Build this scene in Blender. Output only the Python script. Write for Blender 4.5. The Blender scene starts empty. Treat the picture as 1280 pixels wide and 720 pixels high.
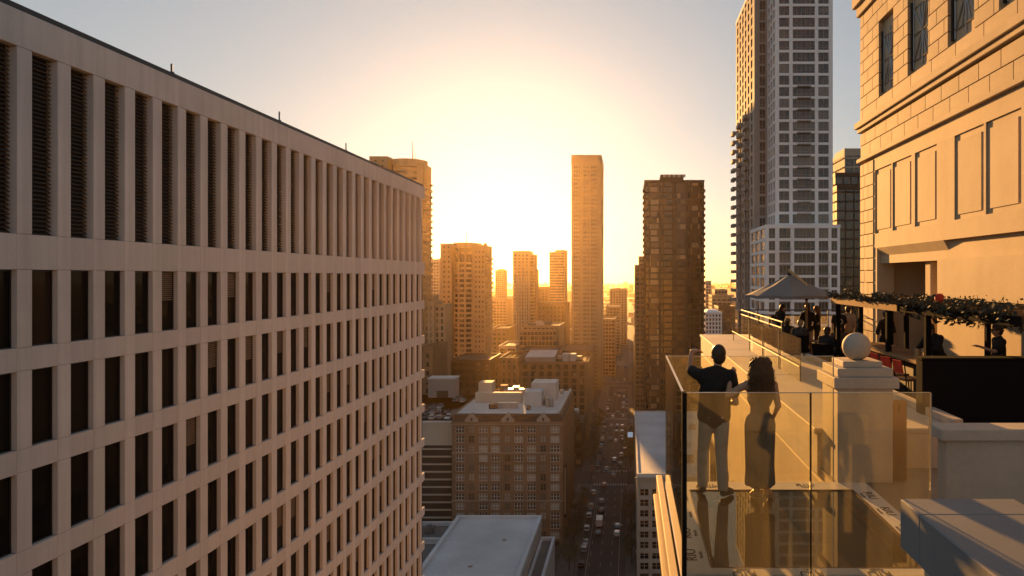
import bpy, bmesh, math, random
from math import radians, sin, cos, pi
from mathutils import Vector, Matrix
random.seed(7)
scene = bpy.context.scene
COL = scene.collection

# ------------------------------------------------------------------ camera
F = 850.0                       # focal length in photo pixels (1280 wide)
VX, VY = 787.0, 346.0           # where the avenue vanishes
H = 90.0                        # eye height above the street
cam_d = bpy.data.cameras.new('camera')
cam = bpy.data.objects.new('camera', cam_d); COL.objects.link(cam)
cam.location = (0, 0, H); cam.rotation_euler = (radians(90), 0, 0)
cam_d.sensor_width = 36.0; cam_d.lens = F / 1280 * 36
cam_d.shift_x = -(VX - 640) / 1280; cam_d.shift_y = -(360 - VY) / 1280
cam_d.clip_start = 0.05; cam_d.clip_end = 60000
scene.camera = cam

# ------------------------------------------------------------------ light
SUN_AZ, SUN_EL = radians(-10.2), radians(7.0)    # azimuth from +Y, negative = left
world = bpy.data.worlds.new('World'); scene.world = world; world.use_nodes = True
wn = world.node_tree.nodes; wl = world.node_tree.links
sky = wn.new('ShaderNodeTexSky'); sky.sky_type = 'NISHITA'; sky.sun_disc = False
sky.sun_elevation = SUN_EL; sky.sun_rotation = SUN_AZ
sky.altitude = 100; sky.air_density = 1.0; sky.dust_density = 0.9; sky.ozone_density = 1.5
gm = wn.new('ShaderNodeGamma'); gm.inputs[1].default_value = 0.50     # hazy air evens the whole sky out
wl.new(sky.outputs[0], gm.inputs[0]); hs = wn.new('ShaderNodeHueSaturation'); hs.inputs['Saturation'].default_value = 0.95; hs.inputs['Value'].default_value = 0.97
wl.new(gm.outputs[0], hs.inputs['Color']); wl.new(hs.outputs[0], wn['Background'].inputs[0]); wn['Background'].inputs[1].default_value = 0.083
sun_d = bpy.data.lights.new('sun', 'SUN'); sun_d.energy = 5.0; sun_d.angle = radians(0.55); sun_d.color = (1.0,0.48,0.13)
sun = bpy.data.objects.new('sun', sun_d); COL.objects.link(sun)
sd = Vector((sin(SUN_AZ) * cos(SUN_EL), cos(SUN_AZ) * cos(SUN_EL), sin(SUN_EL)))
sun.rotation_euler = sd.to_track_quat('Z', 'Y').to_euler(); sun.location = (0, 0, 400)
vs = scene.view_settings
vs.view_transform = 'Standard'; vs.look = 'None'; vs.gamma = 1.0; vs.exposure = 1.65; vs.use_curve_mapping = False
cy = scene.cycles
cy.use_denoising = True; cy.max_bounces = 10; cy.transparent_max_bounces = 24; cy.volume_bounces = 0
cy.sample_clamp_indirect = 4.0; cy.caustics_reflective = False; cy.caustics_refractive = False

# ------------------------------------------------------------------ materials
MATS = {}
def new_mat(name):
    m = bpy.data.materials.new(name); m.use_nodes = True; MATS[name] = m
    return m, m.node_tree.nodes, m.node_tree.links, m.node_tree.nodes['Principled BSDF']
def mat(name, col, rough=0.75, var=0.18, scale=0.6, fine=9.0, bump=0.0, metal=0.0, streak=0.0, spec=0.4, tint=None, rnd=0.0, coat=0.0):
    """surface with broad mottling, fine grain, optional vertical weather streaks and per-object shade"""
    m, n, l, p = new_mat(name)
    tc = n.new('ShaderNodeTexCoord')
    nz = n.new('ShaderNodeTexNoise'); nz.inputs['Scale'].default_value = scale; nz.inputs['Detail'].default_value = 5
    nf = n.new('ShaderNodeTexNoise'); nf.inputs['Scale'].default_value = fine; nf.inputs['Detail'].default_value = 3
    l.new(tc.outputs['Object'], nz.inputs['Vector']); l.new(tc.outputs['Object'], nf.inputs['Vector'])
    add = n.new('ShaderNodeMath'); add.operation = 'MULTIPLY_ADD'; add.inputs[1].default_value = 0.35
    l.new(nf.outputs[0], add.inputs[0]); l.new(nz.outputs[0], add.inputs[2])
    src = add.outputs[0]
    if streak:
        mp = n.new('ShaderNodeMapping'); mp.inputs['Scale'].default_value = (2.2, 2.2, 0.07)
        l.new(tc.outputs['Object'], mp.inputs['Vector'])
        ns = n.new('ShaderNodeTexNoise'); ns.inputs['Scale'].default_value = 1.3; ns.inputs['Detail'].default_value = 4
        l.new(mp.outputs[0], ns.inputs['Vector'])
        a2 = n.new('ShaderNodeMath'); a2.operation = 'MULTIPLY_ADD'; a2.inputs[1].default_value = streak
        l.new(ns.outputs[0], a2.inputs[0]); l.new(src, a2.inputs[2]); src = a2.outputs[0]
    if rnd:
        oi = n.new('ShaderNodeObjectInfo')
        a3 = n.new('ShaderNodeMath'); a3.operation = 'MULTIPLY_ADD'; a3.inputs[1].default_value = rnd
        l.new(oi.outputs['Random'], a3.inputs[0]); l.new(src, a3.inputs[2]); src = a3.outputs[0]
    mid = 0.675 + streak * 0.5 + rnd * 0.5
    mr = n.new('ShaderNodeMapRange'); mr.inputs[1].default_value = mid - 0.38; mr.inputs[2].default_value = mid + 0.38
    l.new(src, mr.inputs[0])
    mx = n.new('ShaderNodeMix'); mx.data_type = 'RGBA'
    a = tint or col
    mx.inputs[6].default_value = (*[max(0, c * (1 - 1.6 * var)) for c in a], 1)
    mx.inputs[7].default_value = (*[min(1, c * (1 + var)) for c in col], 1)
    l.new(mr.outputs[0], mx.inputs[0]); l.new(mx.outputs[2], p.inputs['Base Color'])
    p.inputs['Roughness'].default_value = rough; p.inputs['Metallic'].default_value = metal
    p.inputs['Specular IOR Level'].default_value = spec; p.inputs['Coat Weight'].default_value = coat
    if bump:
        b = n.new('ShaderNodeBump'); b.inputs['Strength'].default_value = bump; b.inputs['Distance'].default_value = 0.02
        l.new(nf.outputs[0], b.inputs['Height']); l.new(b.outputs[0], p.inputs['Normal'])
    return m
def glassy(name, dark, light, frac=0.25, cell=(3.0, 3.0, 3.2), rough=0.12, obj_rnd=False, spec=0.6):
    """window glass seen from outside: mostly dark, some panes with a pale blind behind"""
    m, n, l, p = new_mat(name)
    if obj_rnd:
        oi = n.new('ShaderNodeObjectInfo'); val = oi.outputs['Random']
    else:
        tc = n.new('ShaderNodeTexCoord'); sn = n.new('ShaderNodeVectorMath'); sn.operation = 'SNAP'
        sn.inputs[1].default_value = cell
        l.new(tc.outputs['Object'], sn.inputs[0])
        wnz = n.new('ShaderNodeTexWhiteNoise'); l.new(sn.outputs[0], wnz.inputs['Vector']); val = wnz.outputs['Value']
    cr = n.new('ShaderNodeValToRGB'); cr.color_ramp.interpolation = 'LINEAR'
    e = cr.color_ramp.elements
    e[0].position = 0.0; e[0].color = (*dark, 1)
    e[1].position = 1.0; e[1].color = (*light, 1)
    k = cr.color_ramp.elements.new(1 - frac); k.color = (*[d * 1.6 for d in dark], 1)
    k2 = cr.color_ramp.elements.new(min(0.99, 1 - frac * 0.7)); k2.color = (*[(a + b) * 0.45 for a, b in zip(dark, light)], 1)
    l.new(val, cr.inputs[0]); l.new(cr.outputs[0], p.inputs['Base Color'])
    p.inputs['Roughness'].default_value = rough; p.inputs['Specular IOR Level'].default_value = spec
    return m
def pane_mat(name, tint, dust=0.06, ior=1.5, dustcol=(0.9, 0.8, 0.6), grime=1.0):
    """clear thin pane: see-through, Fresnel reflection and a film of dust that catches the sun"""
    m, n, l, p = new_mat(name); n.remove(p); out = n['Material Output']
    tr = n.new('ShaderNodeBsdfTransparent'); tr.inputs[0].default_value = (*tint, 1)
    gl = n.new('ShaderNodeBsdfGlossy'); gl.inputs['Roughness'].default_value = 0.02
    fr = n.new('ShaderNodeFresnel'); fr.inputs[0].default_value = ior
    m1 = n.new('ShaderNodeMixShader'); l.new(fr.outputs[0], m1.inputs[0]); l.new(tr.outputs[0], m1.inputs[1]); l.new(gl.outputs[0], m1.inputs[2])
    tl = n.new('ShaderNodeBsdfTranslucent'); tl.inputs[0].default_value = (*dustcol, 1)
    df = n.new('ShaderNodeBsdfDiffuse'); df.inputs[0].default_value = (*dustcol, 1)
    md = n.new('ShaderNodeMixShader'); md.inputs[0].default_value = 0.4; l.new(tl.outputs[0], md.inputs[1]); l.new(df.outputs[0], md.inputs[2])
    tc = n.new('ShaderNodeTexCoord'); mp = n.new('ShaderNodeMapping'); mp.inputs['Scale'].default_value = (3.0, 3.0, 0.5)
    nz = n.new('ShaderNodeTexNoise'); nz.inputs['Scale'].default_value = 1.6; nz.inputs['Detail'].default_value = 6
    l.new(tc.outputs['Object'], mp.inputs[0]); l.new(mp.outputs[0], nz.inputs['Vector'])
    mr = n.new('ShaderNodeMapRange'); mr.inputs[1].default_value = 0.3; mr.inputs[2].default_value = 0.75
    mr.inputs[3].default_value = dust * (1 - 0.5 * grime); mr.inputs[4].default_value = dust * (1 + 0.6 * grime)
    l.new(nz.outputs[0], mr.inputs[0])
    m2 = n.new('ShaderNodeMixShader'); l.new(mr.outputs[0], m2.inputs[0]); l.new(m1.outputs[0], m2.inputs[1]); l.new(md.outputs[0], m2.inputs[2])
    l.new(m2.outputs[0], out.inputs[0])
    return m
def glow(name, col, s):
    m, n, l, p = new_mat(name)
    p.inputs['Base Color'].default_value = (*col, 1); p.inputs['Emission Color'].default_value = (*col, 1); p.inputs['Emission Strength'].default_value = s
    return m

mat('office_concrete', (0.57, 0.54, 0.525), 0.8, 0.16, 0.25, 14, 0.15, streak=0.8, rnd=0.2)
mat('dark_metal', (0.035, 0.033, 0.032), 0.45, 0.2, metal=0.3)
mat('louvre', (0.05, 0.042, 0.036), 0.55, 0.2)
glassy('office_glass', (0.006, 0.005, 0.004), (0.035, 0.02, 0.012), 0.12, rough=0.04, obj_rnd=True, spec=0.12)
mat('tan_wall', (0.36, 0.27, 0.18), 0.8, 0.15, 0.08, 2, streak=0.3)
mat('gold_wall', (0.40, 0.29, 0.18), 0.8, 0.15, 0.08, 2, streak=0.3)
mat('pale_wall', (0.48, 0.42, 0.34), 0.8, 0.12, 0.08, 2, streak=0.3)
mat('brown_wall', (0.20, 0.135, 0.085), 0.85, 0.2, 0.1, 2, streak=0.3)
mat('dark_wall', (0.06, 0.045, 0.034), 0.7, 0.2, 0.1, 2, streak=0.2)
mat('grey_wall', (0.30, 0.285, 0.27), 0.8, 0.15, 0.1, 2, streak=0.3)
mat('white_wall', (0.80, 0.78, 0.78), 0.75, 0.08, 0.1, 2, streak=0.3)
mat('brick', (0.23, 0.145, 0.09), 0.85, 0.22, 0.15, 4, streak=0.3)
mat('limestone_low', (0.36, 0.32, 0.27), 0.85, 0.15, 0.15, 4, streak=0.4)
glassy('painted_reflection_glass', (0.05, 0.035, 0.02), (0.50, 0.36, 0.20), 0.6, (2.9, 30.0, 3.05), 0.15, spec=0.8)  # pale gold reflections painted into the pane colour
mat('blind',(0.16,0.12,0.085),0.7,0.2,2,20,rnd=.3)
mat('slate', (0.035, 0.03, 0.03), 0.6, 0.3, 0.5, 5)
mat('roof_grey', (0.55, 0.55, 0.56), 0.75, 0.18, 0.07, 1.2, tint=(0.44, 0.45, 0.47))
mat('roof_dark', (0.13, 0.125, 0.12), 0.85, 0.25, 0.1, 2)
mat('roof_white', (0.55, 0.53, 0.50), 0.8, 0.15, 0.2, 3)
mat('metal_grey', (0.38, 0.37, 0.36), 0.4, 0.15, 0.5, 4, metal=0.6)
glassy('far_glass', (0.03, 0.024, 0.02), (0.30, 0.24, 0.16), 0.22, (2.6, 2.6, 3.2), 0.2)
glassy('bronze_glass', (0.010, 0.007, 0.005), (0.16, 0.10, 0.05), 0.16, (2.2, 6.0, 3.05), 0.10, spec=0.8)
glassy('hotel_glass', (0.05, 0.045, 0.04), (0.42, 0.38, 0.33), 0.5, rough=0.15, obj_rnd=True)
glassy('tower_glass', (0.035, 0.033, 0.035), (0.17, 0.15, 0.13), 0.3, rough=0.08, obj_rnd=True)
mat('window_white', (0.60, 0.57, 0.52), 0.6, 0.08)
mat('asphalt', (0.045, 0.042, 0.04), 0.8, 0.3, 0.12, 3)
mat('pavement', (0.12, 0.11, 0.10), 0.85, 0.25, 0.3, 4)
mat('city_ground', (0.09, 0.08, 0.068), 0.9, 0.4, 0.01, 0.2)
mat('road_paint', (0.38, 0.37, 0.34), 0.7, 0.35, 1.5, 8)
mat('lot_asphalt', (0.10, 0.095, 0.09), 0.85, 0.3, 0.15, 3)

# ------------------------------------------------------------------ mesh helpers
class MB:
    def __init__(s): s.v = []; s.f = []; s.m = []
    def add(s, vs, fs, mi=0):
        o = len(s.v); s.v += [tuple(v) for v in vs]; s.f += [tuple(i + o for i in f) for f in fs]; s.m += [mi] * len(fs); return s
    def box(s, x0, x1, y0, y1, z0, z1, mi=0):
        if x0 > x1: x0, x1 = x1, x0
        if y0 > y1: y0, y1 = y1, y0
        if z0 > z1: z0, z1 = z1, z0
        return s.add([(x0,y0,z0),(x1,y0,z0),(x1,y1,z0),(x0,y1,z0),(x0,y0,z1),(x1,y0,z1),(x1,y1,z1),(x0,y1,z1)],
              [(3,2,1,0),(4,5,6,7),(0,1,5,4),(1,2,6,5),(2,3,7,6),(3,0,4,7)], mi)
    def prism(s, poly, z0, z1, mi=0, ins=1.0):
        n = len(poly); cx = sum(p[0] for p in poly)/n; cyy = sum(p[1] for p in poly)/n
        vs = [(x,y,z0) for x,y in poly] + [(cx+(x-cx)*ins, cyy+(y-cyy)*ins, z1) for x,y in poly]
        fs = [tuple(range(n-1,-1,-1)), tuple(range(n,2*n))] + [(i,(i+1)%n,n+(i+1)%n,n+i) for i in range(n)]
        return s.add(vs, fs, mi)
    def profile_y(s, prof, x0, x1, mi=0):
        """closed (y,z) outline extruded along x"""
        n = len(prof)
        vs = [(x0,y,z) for y,z in prof] + [(x1,y,z) for y,z in prof]
        fs = [tuple(range(n)), tuple(range(2*n-1,n-1,-1))] + [(i,n+i,n+(i+1)%n,(i+1)%n) for i in range(n)]
        return s.add(vs, fs, mi)
    def tube(s, pts, r, n=8, mi=0, cap=True):
        pts = [Vector(p) for p in pts]; rs = r if isinstance(r,(list,tuple)) else [r]*len(pts)
        vs = []; fs = []; up = None
        for i,p in enumerate(pts):
            d = (pts[min(i+1,len(pts)-1)] - pts[max(i-1,0)]).normalized()
            if up is None: up = Vector((0,0,1)) if abs(d.z) < 0.9 else Vector((0,1,0))
            a = d.cross(up).normalized(); b = a.cross(d).normalized(); up = b
            vs += [p + (a*cos(2*pi*k/n) + b*sin(2*pi*k/n))*rs[i] for k in range(n)]
        for i in range(len(pts)-1):
            fs += [(i*n+k, i*n+(k+1)%n, (i+1)*n+(k+1)%n, (i+1)*n+k) for k in range(n)]
        if cap: fs += [tuple(range(n-1,-1,-1)), tuple(range((len(pts)-1)*n, len(pts)*n))]
        return s.add(vs, fs, mi)
    def lathe(s, prof, c=(0,0,0), n=24, mi=0):
        vs = []; fs = []
        for r,z in prof: vs += [(c[0]+max(r,1e-4)*cos(2*pi*k/n), c[1]+max(r,1e-4)*sin(2*pi*k/n), c[2]+z) for k in range(n)]
        for i in range(len(prof)-1):
            fs += [(i*n+k, i*n+(k+1)%n, (i+1)*n+(k+1)%n, (i+1)*n+k) for k in range(n)]
        fs += [tuple(range(n-1,-1,-1)), tuple(range((len(prof)-1)*n, len(prof)*n))]
        return s.add(vs, fs, mi)
    def mesh(s, name, mats, off=(0,0,0), bevel=0, smooth=False, seg=1):
        me = bpy.data.meshes.new(name)
        me.from_pydata([(x-off[0], y-off[1], z-off[2]) for x,y,z in s.v], [], s.f)
        for mm in (mats if isinstance(mats,(list,tuple)) else [mats]): me.materials.append(MATS[mm])
        if any(s.m): me.polygons.foreach_set('material_index', s.m)
        if bevel or True:
            bm = bmesh.new(); bm.from_mesh(me)
            bmesh.ops.recalc_face_normals(bm, faces=bm.faces)
            if bevel:
                es = [e for e in bm.edges if e.is_manifold and e.calc_face_angle(0) > 0.5]
                bmesh.ops.bevel(bm, geom=es, offset=bevel, segments=seg, affect='EDGES', clamp_overlap=True)
            bm.to_mesh(me); bm.free()
        if smooth: me.shade_smooth()
        me.update(); return me
    def build(s, name, mats, parent=None, bevel=0, smooth=False, off=None, kind=None, label=None, seg=1):
        if off is None: off = WLOC.get(parent.name, (0,0,0)) if parent else (0,0,0)
        o = bpy.data.objects.new(name, s.mesh(name, mats, off, bevel, smooth, seg)); COL.objects.link(o)
        if parent:
            o.parent = parent; WLOC[o.name] = off
        if kind: o['kind'] = kind
        if label: o['label'] = label
        return o
WLOC = {}
def thing(name, label, cat, loc=(0,0,0), group=None, rz=0):
    o = bpy.data.objects.new(name, None); COL.objects.link(o); o.location = loc; o.rotation_euler = (0,0,rz)
    o.empty_display_size = 0.5; WLOC[o.name] = tuple(loc)
    tag(o, label, cat, group); return o
def tag(o, label, cat, group=None):
    o['label'] = label; o['category'] = cat
    if group: o['group'] = group
    return o
def struct(o): o['kind'] = 'structure'; return o
def inst(name, me, parent, loc, scale=(1,1,1), rz=0):
    """a part that shares mesh data; loc in world coordinates"""
    o = bpy.data.objects.new(name, me); COL.objects.link(o); o.parent = parent
    b = WLOC.get(parent.name, (0,0,0)); o.location = (loc[0]-b[0], loc[1]-b[1], loc[2]-b[2]); o.scale = scale; o.rotation_euler = (0,0,rz)
    WLOC[o.name] = tuple(loc); return o
def copy_tree(o, parent=None):
    c = o.copy(); COL.objects.link(c); c.parent = parent
    for ch in o.children: copy_tree(ch, c)
    return c
def PX(px, Y): return (px - VX) * Y / F
def PZ(py, Y): return H - (py - VY) * Y / F
# ------------------------------------------------------------------ ground, avenue
FX = -22.4                       # building line on the far side of the avenue
RL, RR = -16.0, -1.2             # kerbs
g = struct(MB().add([(-9000,-3000,0),(9000,-3000,0),(9000,9000,0),(-9000,9000,0)],[(0,1,2,3)]).build('ground','city_ground'))
def sheet(name, x0, x1, y0, y1, z, m, parent=None):
    return MB().add([(x0,y0,z),(x1,y0,z),(x1,y1,z),(x0,y1,z)],[(0,1,2,3)]).build(name, m, parent)
road = struct(sheet('road', RL, RR, -200, 6000, 0.004, 'asphalt'))
CROSS = [(296,313.5),(432,446),(565,579),(700,714),(840,854),(980,994),(1130,1144)]
for a,b in CROSS: struct(sheet('cross_street', -900, 900, a, b, 0.008, 'asphalt'))
edges = [-200] + [v for c in CROSS for v in c] + [3000]
for i in range(0, len(edges), 2):
    for (x0,x1) in ((FX,RL),(RR,2.2)):
        struct(MB().box(x0,x1,edges[i]+1.5*(i>0),edges[i+1]-1.5,0.0,0.14).build('pavement','pavement',bevel=0.02))
mk = MB()
for lx in (-12.6,-9.2,-5.8):
    for i in range(0,len(edges),2):
        y = edges[i]+6
        while y < min(edges[i+1],900)-6:
            if y > 120: mk.box(lx-.07,lx+.07,y,y+3,0.012,0.014)
            y += 9
for lx in (-15.6+2.2,-3.4): mk.box(lx-.06,lx+.06,130,290,0.012,0.014)
struct(mk.build('lane_marking','road_paint'))
for a,b in CROSS[:4]:
    for yy in (a-1.5,b+1.5):
        cw = MB()
        x = RL+.5
        while x < RR-.4:
            cw.box(x,x+.55,yy-1.3,yy+1.3,0.012,0.015); x += 1.15
        struct(cw.build('crosswalk','road_paint'))

# ------------------------------------------------------------------ office building on the left
ob = thing('office_building','long concrete office block with a grid of narrow dark windows and tall louvres','building',(FX-20,46,0))
BAY, PW, K0, K1 = 1.77, 0.62, -7, 25
Y0 = 28.42
yk = lambda k: Y0 + BAY*k
ZL0, ZL1, ZS = H+1.58, H+8.46, H+0.27
NROW, FH, WH = 9, 3.75, 2.89
NEAR, FARE = yk(K0)-1.15, 74.4
MB().box(FX-.75,FX-48,NEAR,FARE-.35,0,H+9.7).build('core','dark_metal',ob)
MB().box(FX+.0,FX-48.3,NEAR-.1,FARE,ZL1,H+9.80).build('fascia','office_concrete',ob,bevel=.02)
MB().box(FX-.12,FX-48.2,NEAR,FARE-.1,H+9.80,H+10.06).build('coping','dark_metal',ob)
# pilaster mesh: stacked castings with open joints
def pil_mesh():
    m = MB(); j = .012
    m.box(-.72,-.03,.02,PW-.02,H-NROW*FH-1,ZL1-.002)
    m.box(-.70,0,0,PW,ZL0+j,ZL1-j); m.box(-.70,0,0,PW,ZS+j,ZL0-j)
    for r in range(NROW):
        t = ZS-FH*r
        m.box(-.70,0,0,PW,t-WH+j,t-j); m.box(-.70,0,0,PW,t-FH+j,t-WH-j)
    return m.mesh('pilaster','office_concrete',bevel=.012)
pm = pil_mesh()
for k in range(K0,K1+1): inst('pilaster',pm,ob,(FX,yk(k),0))
OW = BAY-PW
s1 = MB().box(-.5,-.025,0,OW,0,ZL0-ZS).mesh('spandrel','office_concrete')
s2 = MB().box(-.5,-.025,0,OW,0,FH-WH).mesh('spandrel','office_concrete')
lm = MB(); lm.box(-.55,-.46,0,OW,0,ZL1-ZL0,0)
z = 0.06
while z < ZL1-ZL0-.05:
    lm.add([(-.44,0,z+.10),(-.44,OW,z+.10),(-.27,OW,z),(-.27,0,z),(-.44,0,z+.075),(-.44,OW,z+.075),(-.27,OW,z-.025),(-.27,0,z-.025)],[(0,1,2,3),(3,2,6,7),(4,7,6,5)],0); z += .165
lm = lm.mesh('louvre','louvre')
wmesh = MB(); wmesh.box(-.42,-.26,0,OW,0,WH,0)
for a,b,c,d in ((0,.05,0,WH),(OW-.05,OW,0,WH),(0.05,OW-.05,0,.05),(.05,OW-.05,WH-.07,WH)): wmesh.box(-.4,-.222,a,b,c,d,1)
wblind = MB(); wblind.v,wblind.f,wblind.m = list(wmesh.v),list(wmesh.f),list(wmesh.m)
for i in range(14): wblind.box(-.27,-.252,.06,OW-.06,WH-.12-i*.1,WH-.06-i*.1,2)  # pale slats draw blinds and stand in for striped reflections
wblind = wblind.mesh('window',['office_glass','dark_metal','blind'])
wmesh = wmesh.mesh('window',['office_glass','dark_metal'])
rw = random.Random(2)
for k in range(K0,K1+1):
    y = yk(k)+PW
    sx = 1.0
    if k == K1: sx = (FARE-.02-y)/OW
    inst('spandrel',s1,ob,(FX,y,ZS),(1,sx,1))
    inst('louvre',lm,ob,(FX,y,ZL0),(1,sx*.9 if k==K1 else 1,1))
    for r in range(NROW):
        t = ZS-FH*r
        inst('spandrel',s2,ob,(FX,y,t-FH),(1,sx,1))
        inst('window',wblind if rw.random()<.13 else wmesh,ob,(FX,y,t-WH),(1,sx*.85 if k==K1 else 1,1))
lo = MB(); zlow = ZS-FH*NROW
for k in range(K0,K1+1): lo.box(FX-.6,FX-.003,yk(k),yk(k)+PW,6,zlow-.01)
zz = zlow
while zz > 8:
    lo.box(FX-.6,FX-.03,NEAR,FARE-.01,zz-FH,zz-WH); zz -= FH
lo.box(FX-.6,FX-.01,NEAR,FARE,0,6)
lo.build('lower_facade','office_concrete',ob,kind='stuff')
MB().box(FX-.70,FX-.45,NEAR,FARE-.2,4,zlow-.2).build('lower_glazing','office_glass',ob,kind='stuff')
for px in (217,351,434,492):
    y = F*22.6/(VX-px); q = MB().tube([(FX-.3,y,H+10.0),(FX-.3,y,H+10.0+ (.55 if px<300 else .7))],.05,6)
    q.tube([(FX-.3,y+.0,H+10.15),(FX-.3,y+.16,H+10.15)],.05,6)
    q.build('roof_rod','dark_metal',ob)

# ------------------------------------------------------------------ generic high-rise
def tower(name,label,x0,x1,y0,y1,z1,wall='tan_wall',glass='far_glass',fl=3.3,sp=1.2,pier=3.2,pw=.7,z0=0,cat='building',group=None,parent=None,dep=.3,roof='roof_dark',crown=1.0):
    t = parent or thing(name,label,cat,((x0+x1)/2,(y0+y1)/2,z0),group)
    MB().box(x0+dep,x1-dep,y0+dep,y1-dep,z0,z1-.2).build('glazing',glass,t,kind='stuff')
    b = MB(); z = z0
    while z + fl < z1:
        b.box(x0,x1,y0,y1,z+fl-sp/2,min(z+fl+sp/2,z1-.05)); z += fl
    b.box(x0,x1,y0,y1,z0,z0+sp)
    b.build('floor_bands',wall,t,kind='stuff')
    if pier:
        p = MB()
        for (a0,a1,ax) in ((x0,x1,0),(y0,y1,1)):
            n = max(1,round((a1-a0)/pier)); 
            for i in range(n+1):
                c = a0 + (a1-a0-pw)*i/n
                if ax == 0: p.box(c,c+pw,y0-.04,y1+.04,z0,z1-.02)
                elif 0 < i < n: p.box(x0-.04,x1+.04,c,c+pw,z0,z1-.02)
        p.build('piers',wall,t,kind='stuff')
    b = MB(); c = crown
    for q in ((x0-.1,x1+.1,y0-.1,y0+.35),(x0-.1,x1+.1,y1-.35,y1+.1),(x0-.1,x0+.35,y0+.35,y1-.35),(x1-.35,x1+.1,y0+.35,y1-.35)): b.box(*q,z1-.6,z1+c)
    b.build('parapet',wall,t)
    MB().box(x0+.2,x1-.2,y0+.2,y1-.2,z1-.3,z1-.02).build('roof',roof,t)
    return t
def units(t,x0,x1,y0,y1,z,n,seed,smin=1.2,smax=4,m=('metal_grey','roof_white','roof_dark','pale_wall')):
    r = random.Random(seed)
    for i in range(n):
        w,d,h = r.uniform(smin,smax),r.uniform(smin,smax),r.uniform(.8,2.6)
        x,y = r.uniform(x0+1,x1-w-1) if x1-w-1>x0+1 else x0+1, r.uniform(y0+1,y1-d-1) if y1-d-1>y0+1 else y0+1
        q = MB().box(x,x+w,y,y+d,z-.03,z+h)
        if i%2: q.lathe([(min(w,d)*.35,0),(min(w,d)*.35,.4),(min(w,d)*.28,.45)],(x+w/2,y+d/2,z+h-.01),10)
        q.build('rooftop_unit',r.choice(m),t)
def balconies(t,items,z0,z1,fl,m='pale_wall',rail=None):
    """items: (x0,x1,y0,y1) slab outlines, repeated on every floor"""
    b = MB(); z = z0
    while z < z1:
        for (x0,x1,y0,y1) in items:
            b.box(x0,x1,y0,y1,z-.12,z+.14)
            b.box(x0,x1,y0,y0+.08,z+.14,z+1.1); b.box(x0,x0+.08,y0+.08,y1,z+.14,z+1.1); b.box(x1-.08,x1,y0+.08,y1,z+.14,z+1.1)
        z += fl
    return b.build('balconies',m,t,kind='stuff')
def mast(t,x,y,z0,z1,r=.25,m='metal_grey'): MB().tube([(x,y,z0),(x,y,(z0+z1)/2),(x,y,z1)],[r,r*.7,r*.3],6).build('antenna',m,t)

# tower behind the office roofline, with antenna
Y = 330.
t = tower('apartment_tower','golden apartment tower with a thin antenna rising behind the office roofline',PX(458,Y),PX(481,Y),Y+4,Y+30,PZ(196,Y),'gold_wall',fl=3.1,sp=1.7,pier=4,pw=2.0)
def arc(cx,cyy,r,n=16,a0=0,a1=2*pi): return [(cx+r*cos(a0+(a1-a0)*i/n),cyy+r*sin(a0+(a1-a0)*i/n)) for i in range(n)]
cx = PX(500,Y); MB().prism(arc(cx,Y+14,8.6,28),0,PZ(208,Y)).build('round_core','far_glass',t,kind='stuff')
b = MB(); z = 3.
while z < PZ(206,Y): b.prism(arc(cx,Y+14,8.9,28),z,z+1.7); z += 3.1
b.prism(arc(cx,Y+14,9.0,28),PZ(205,Y),PZ(195.5,Y)); b.build('round_bands','gold_wall',t,kind='stuff')
tower('','',PX(516,Y),-102.1,Y+6,Y+20,PZ(204,Y),'gold_wall',fl=3.1,sp=1.7,pier=3.5,pw=1.6,parent=t)
xr = PX(537.0,Y+6)+.5
balconies(t,[(-102.2,-101.0,Y+7+4.5*i,Y+10+4.5*i) for i in range(3)],6,PZ(224,Y),3.1,'gold_wall')
mast(t,PX(504.5,Y),Y+14,PZ(197,Y),PZ(169,Y),.35); mast(t,PX(506.5,Y),Y+16,PZ(197,Y),PZ(180,Y),.2)
units(t,PX(462,Y),PX(478,Y),Y+6,Y+26,PZ(196,Y),2,3)

# round-fronted condominium tower
Y = 400.
t = tower('condominium_tower','golden condominium tower with a curved glass front and small antenna','',0,1,0,1,5,'gold_wall') if False else None
t = tower('condominium_tower','golden condominium tower with a curved balcony front and short antenna',PX(549.5,Y),PX(564,Y),Y+2,Y+20,PZ(306.5,Y),'gold_wall',fl=2.95,sp=1.75,pier=2.9,pw=1.5)
t['category'] = 'building'
tower('','',PX(590,Y),PX(605.5,Y),Y+3,Y+22,PZ(308.5,Y),'gold_wall',fl=2.95,sp=1.75,pier=2.6,pw=1.2,parent=t)
cx = PX(578,Y); cyy = Y+15; R = 13.2
front = [(cx-7.3,Y+20)] + [(cx+R*1.0*sin(a)*.62, cyy-R*cos(a)*1.05) for a in [(-1.1+2.2*i/14) for i in range(15)]] + [(cx+7.3,Y+20)]
MB().prism(front,0,PZ(303.5,Y)-3).build('curved_glazing','far_glass',t,kind='stuff')
b = MB(); z = 3.; fr2 = [(cx+(x-cx)*1.04, cyy+(y-cyy)*1.03) for x,y in front]
while z < PZ(330,Y): b.prism(fr2,z,z+1.25); z += 2.95
b.prism(fr2,PZ(318,Y),PZ(315,Y)); b.prism(fr2,PZ(309.5,Y),PZ(303,Y)); b.build('curved_bands','gold_wall',t,kind='stuff')
p = MB()
for i in (3,6,9,12): p.box(fr2[i][0]-.5,fr2[i][0]+.5,fr2[i][1]-.05,fr2[i][1]+1,0,PZ(305,Y))
p.build('curved_piers','gold_wall',t,kind='stuff')
balconies(t,[(PX(605.5,Y)-.1,PX(605.5,Y)+1.3,Y+4+6*i,Y+8+6*i) for i in range(3)]+[(PX(549.5,Y)-1.2,PX(549.5,Y)+.1,Y+5,Y+10)],6,PZ(318,Y),2.95,'gold_wall')
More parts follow.
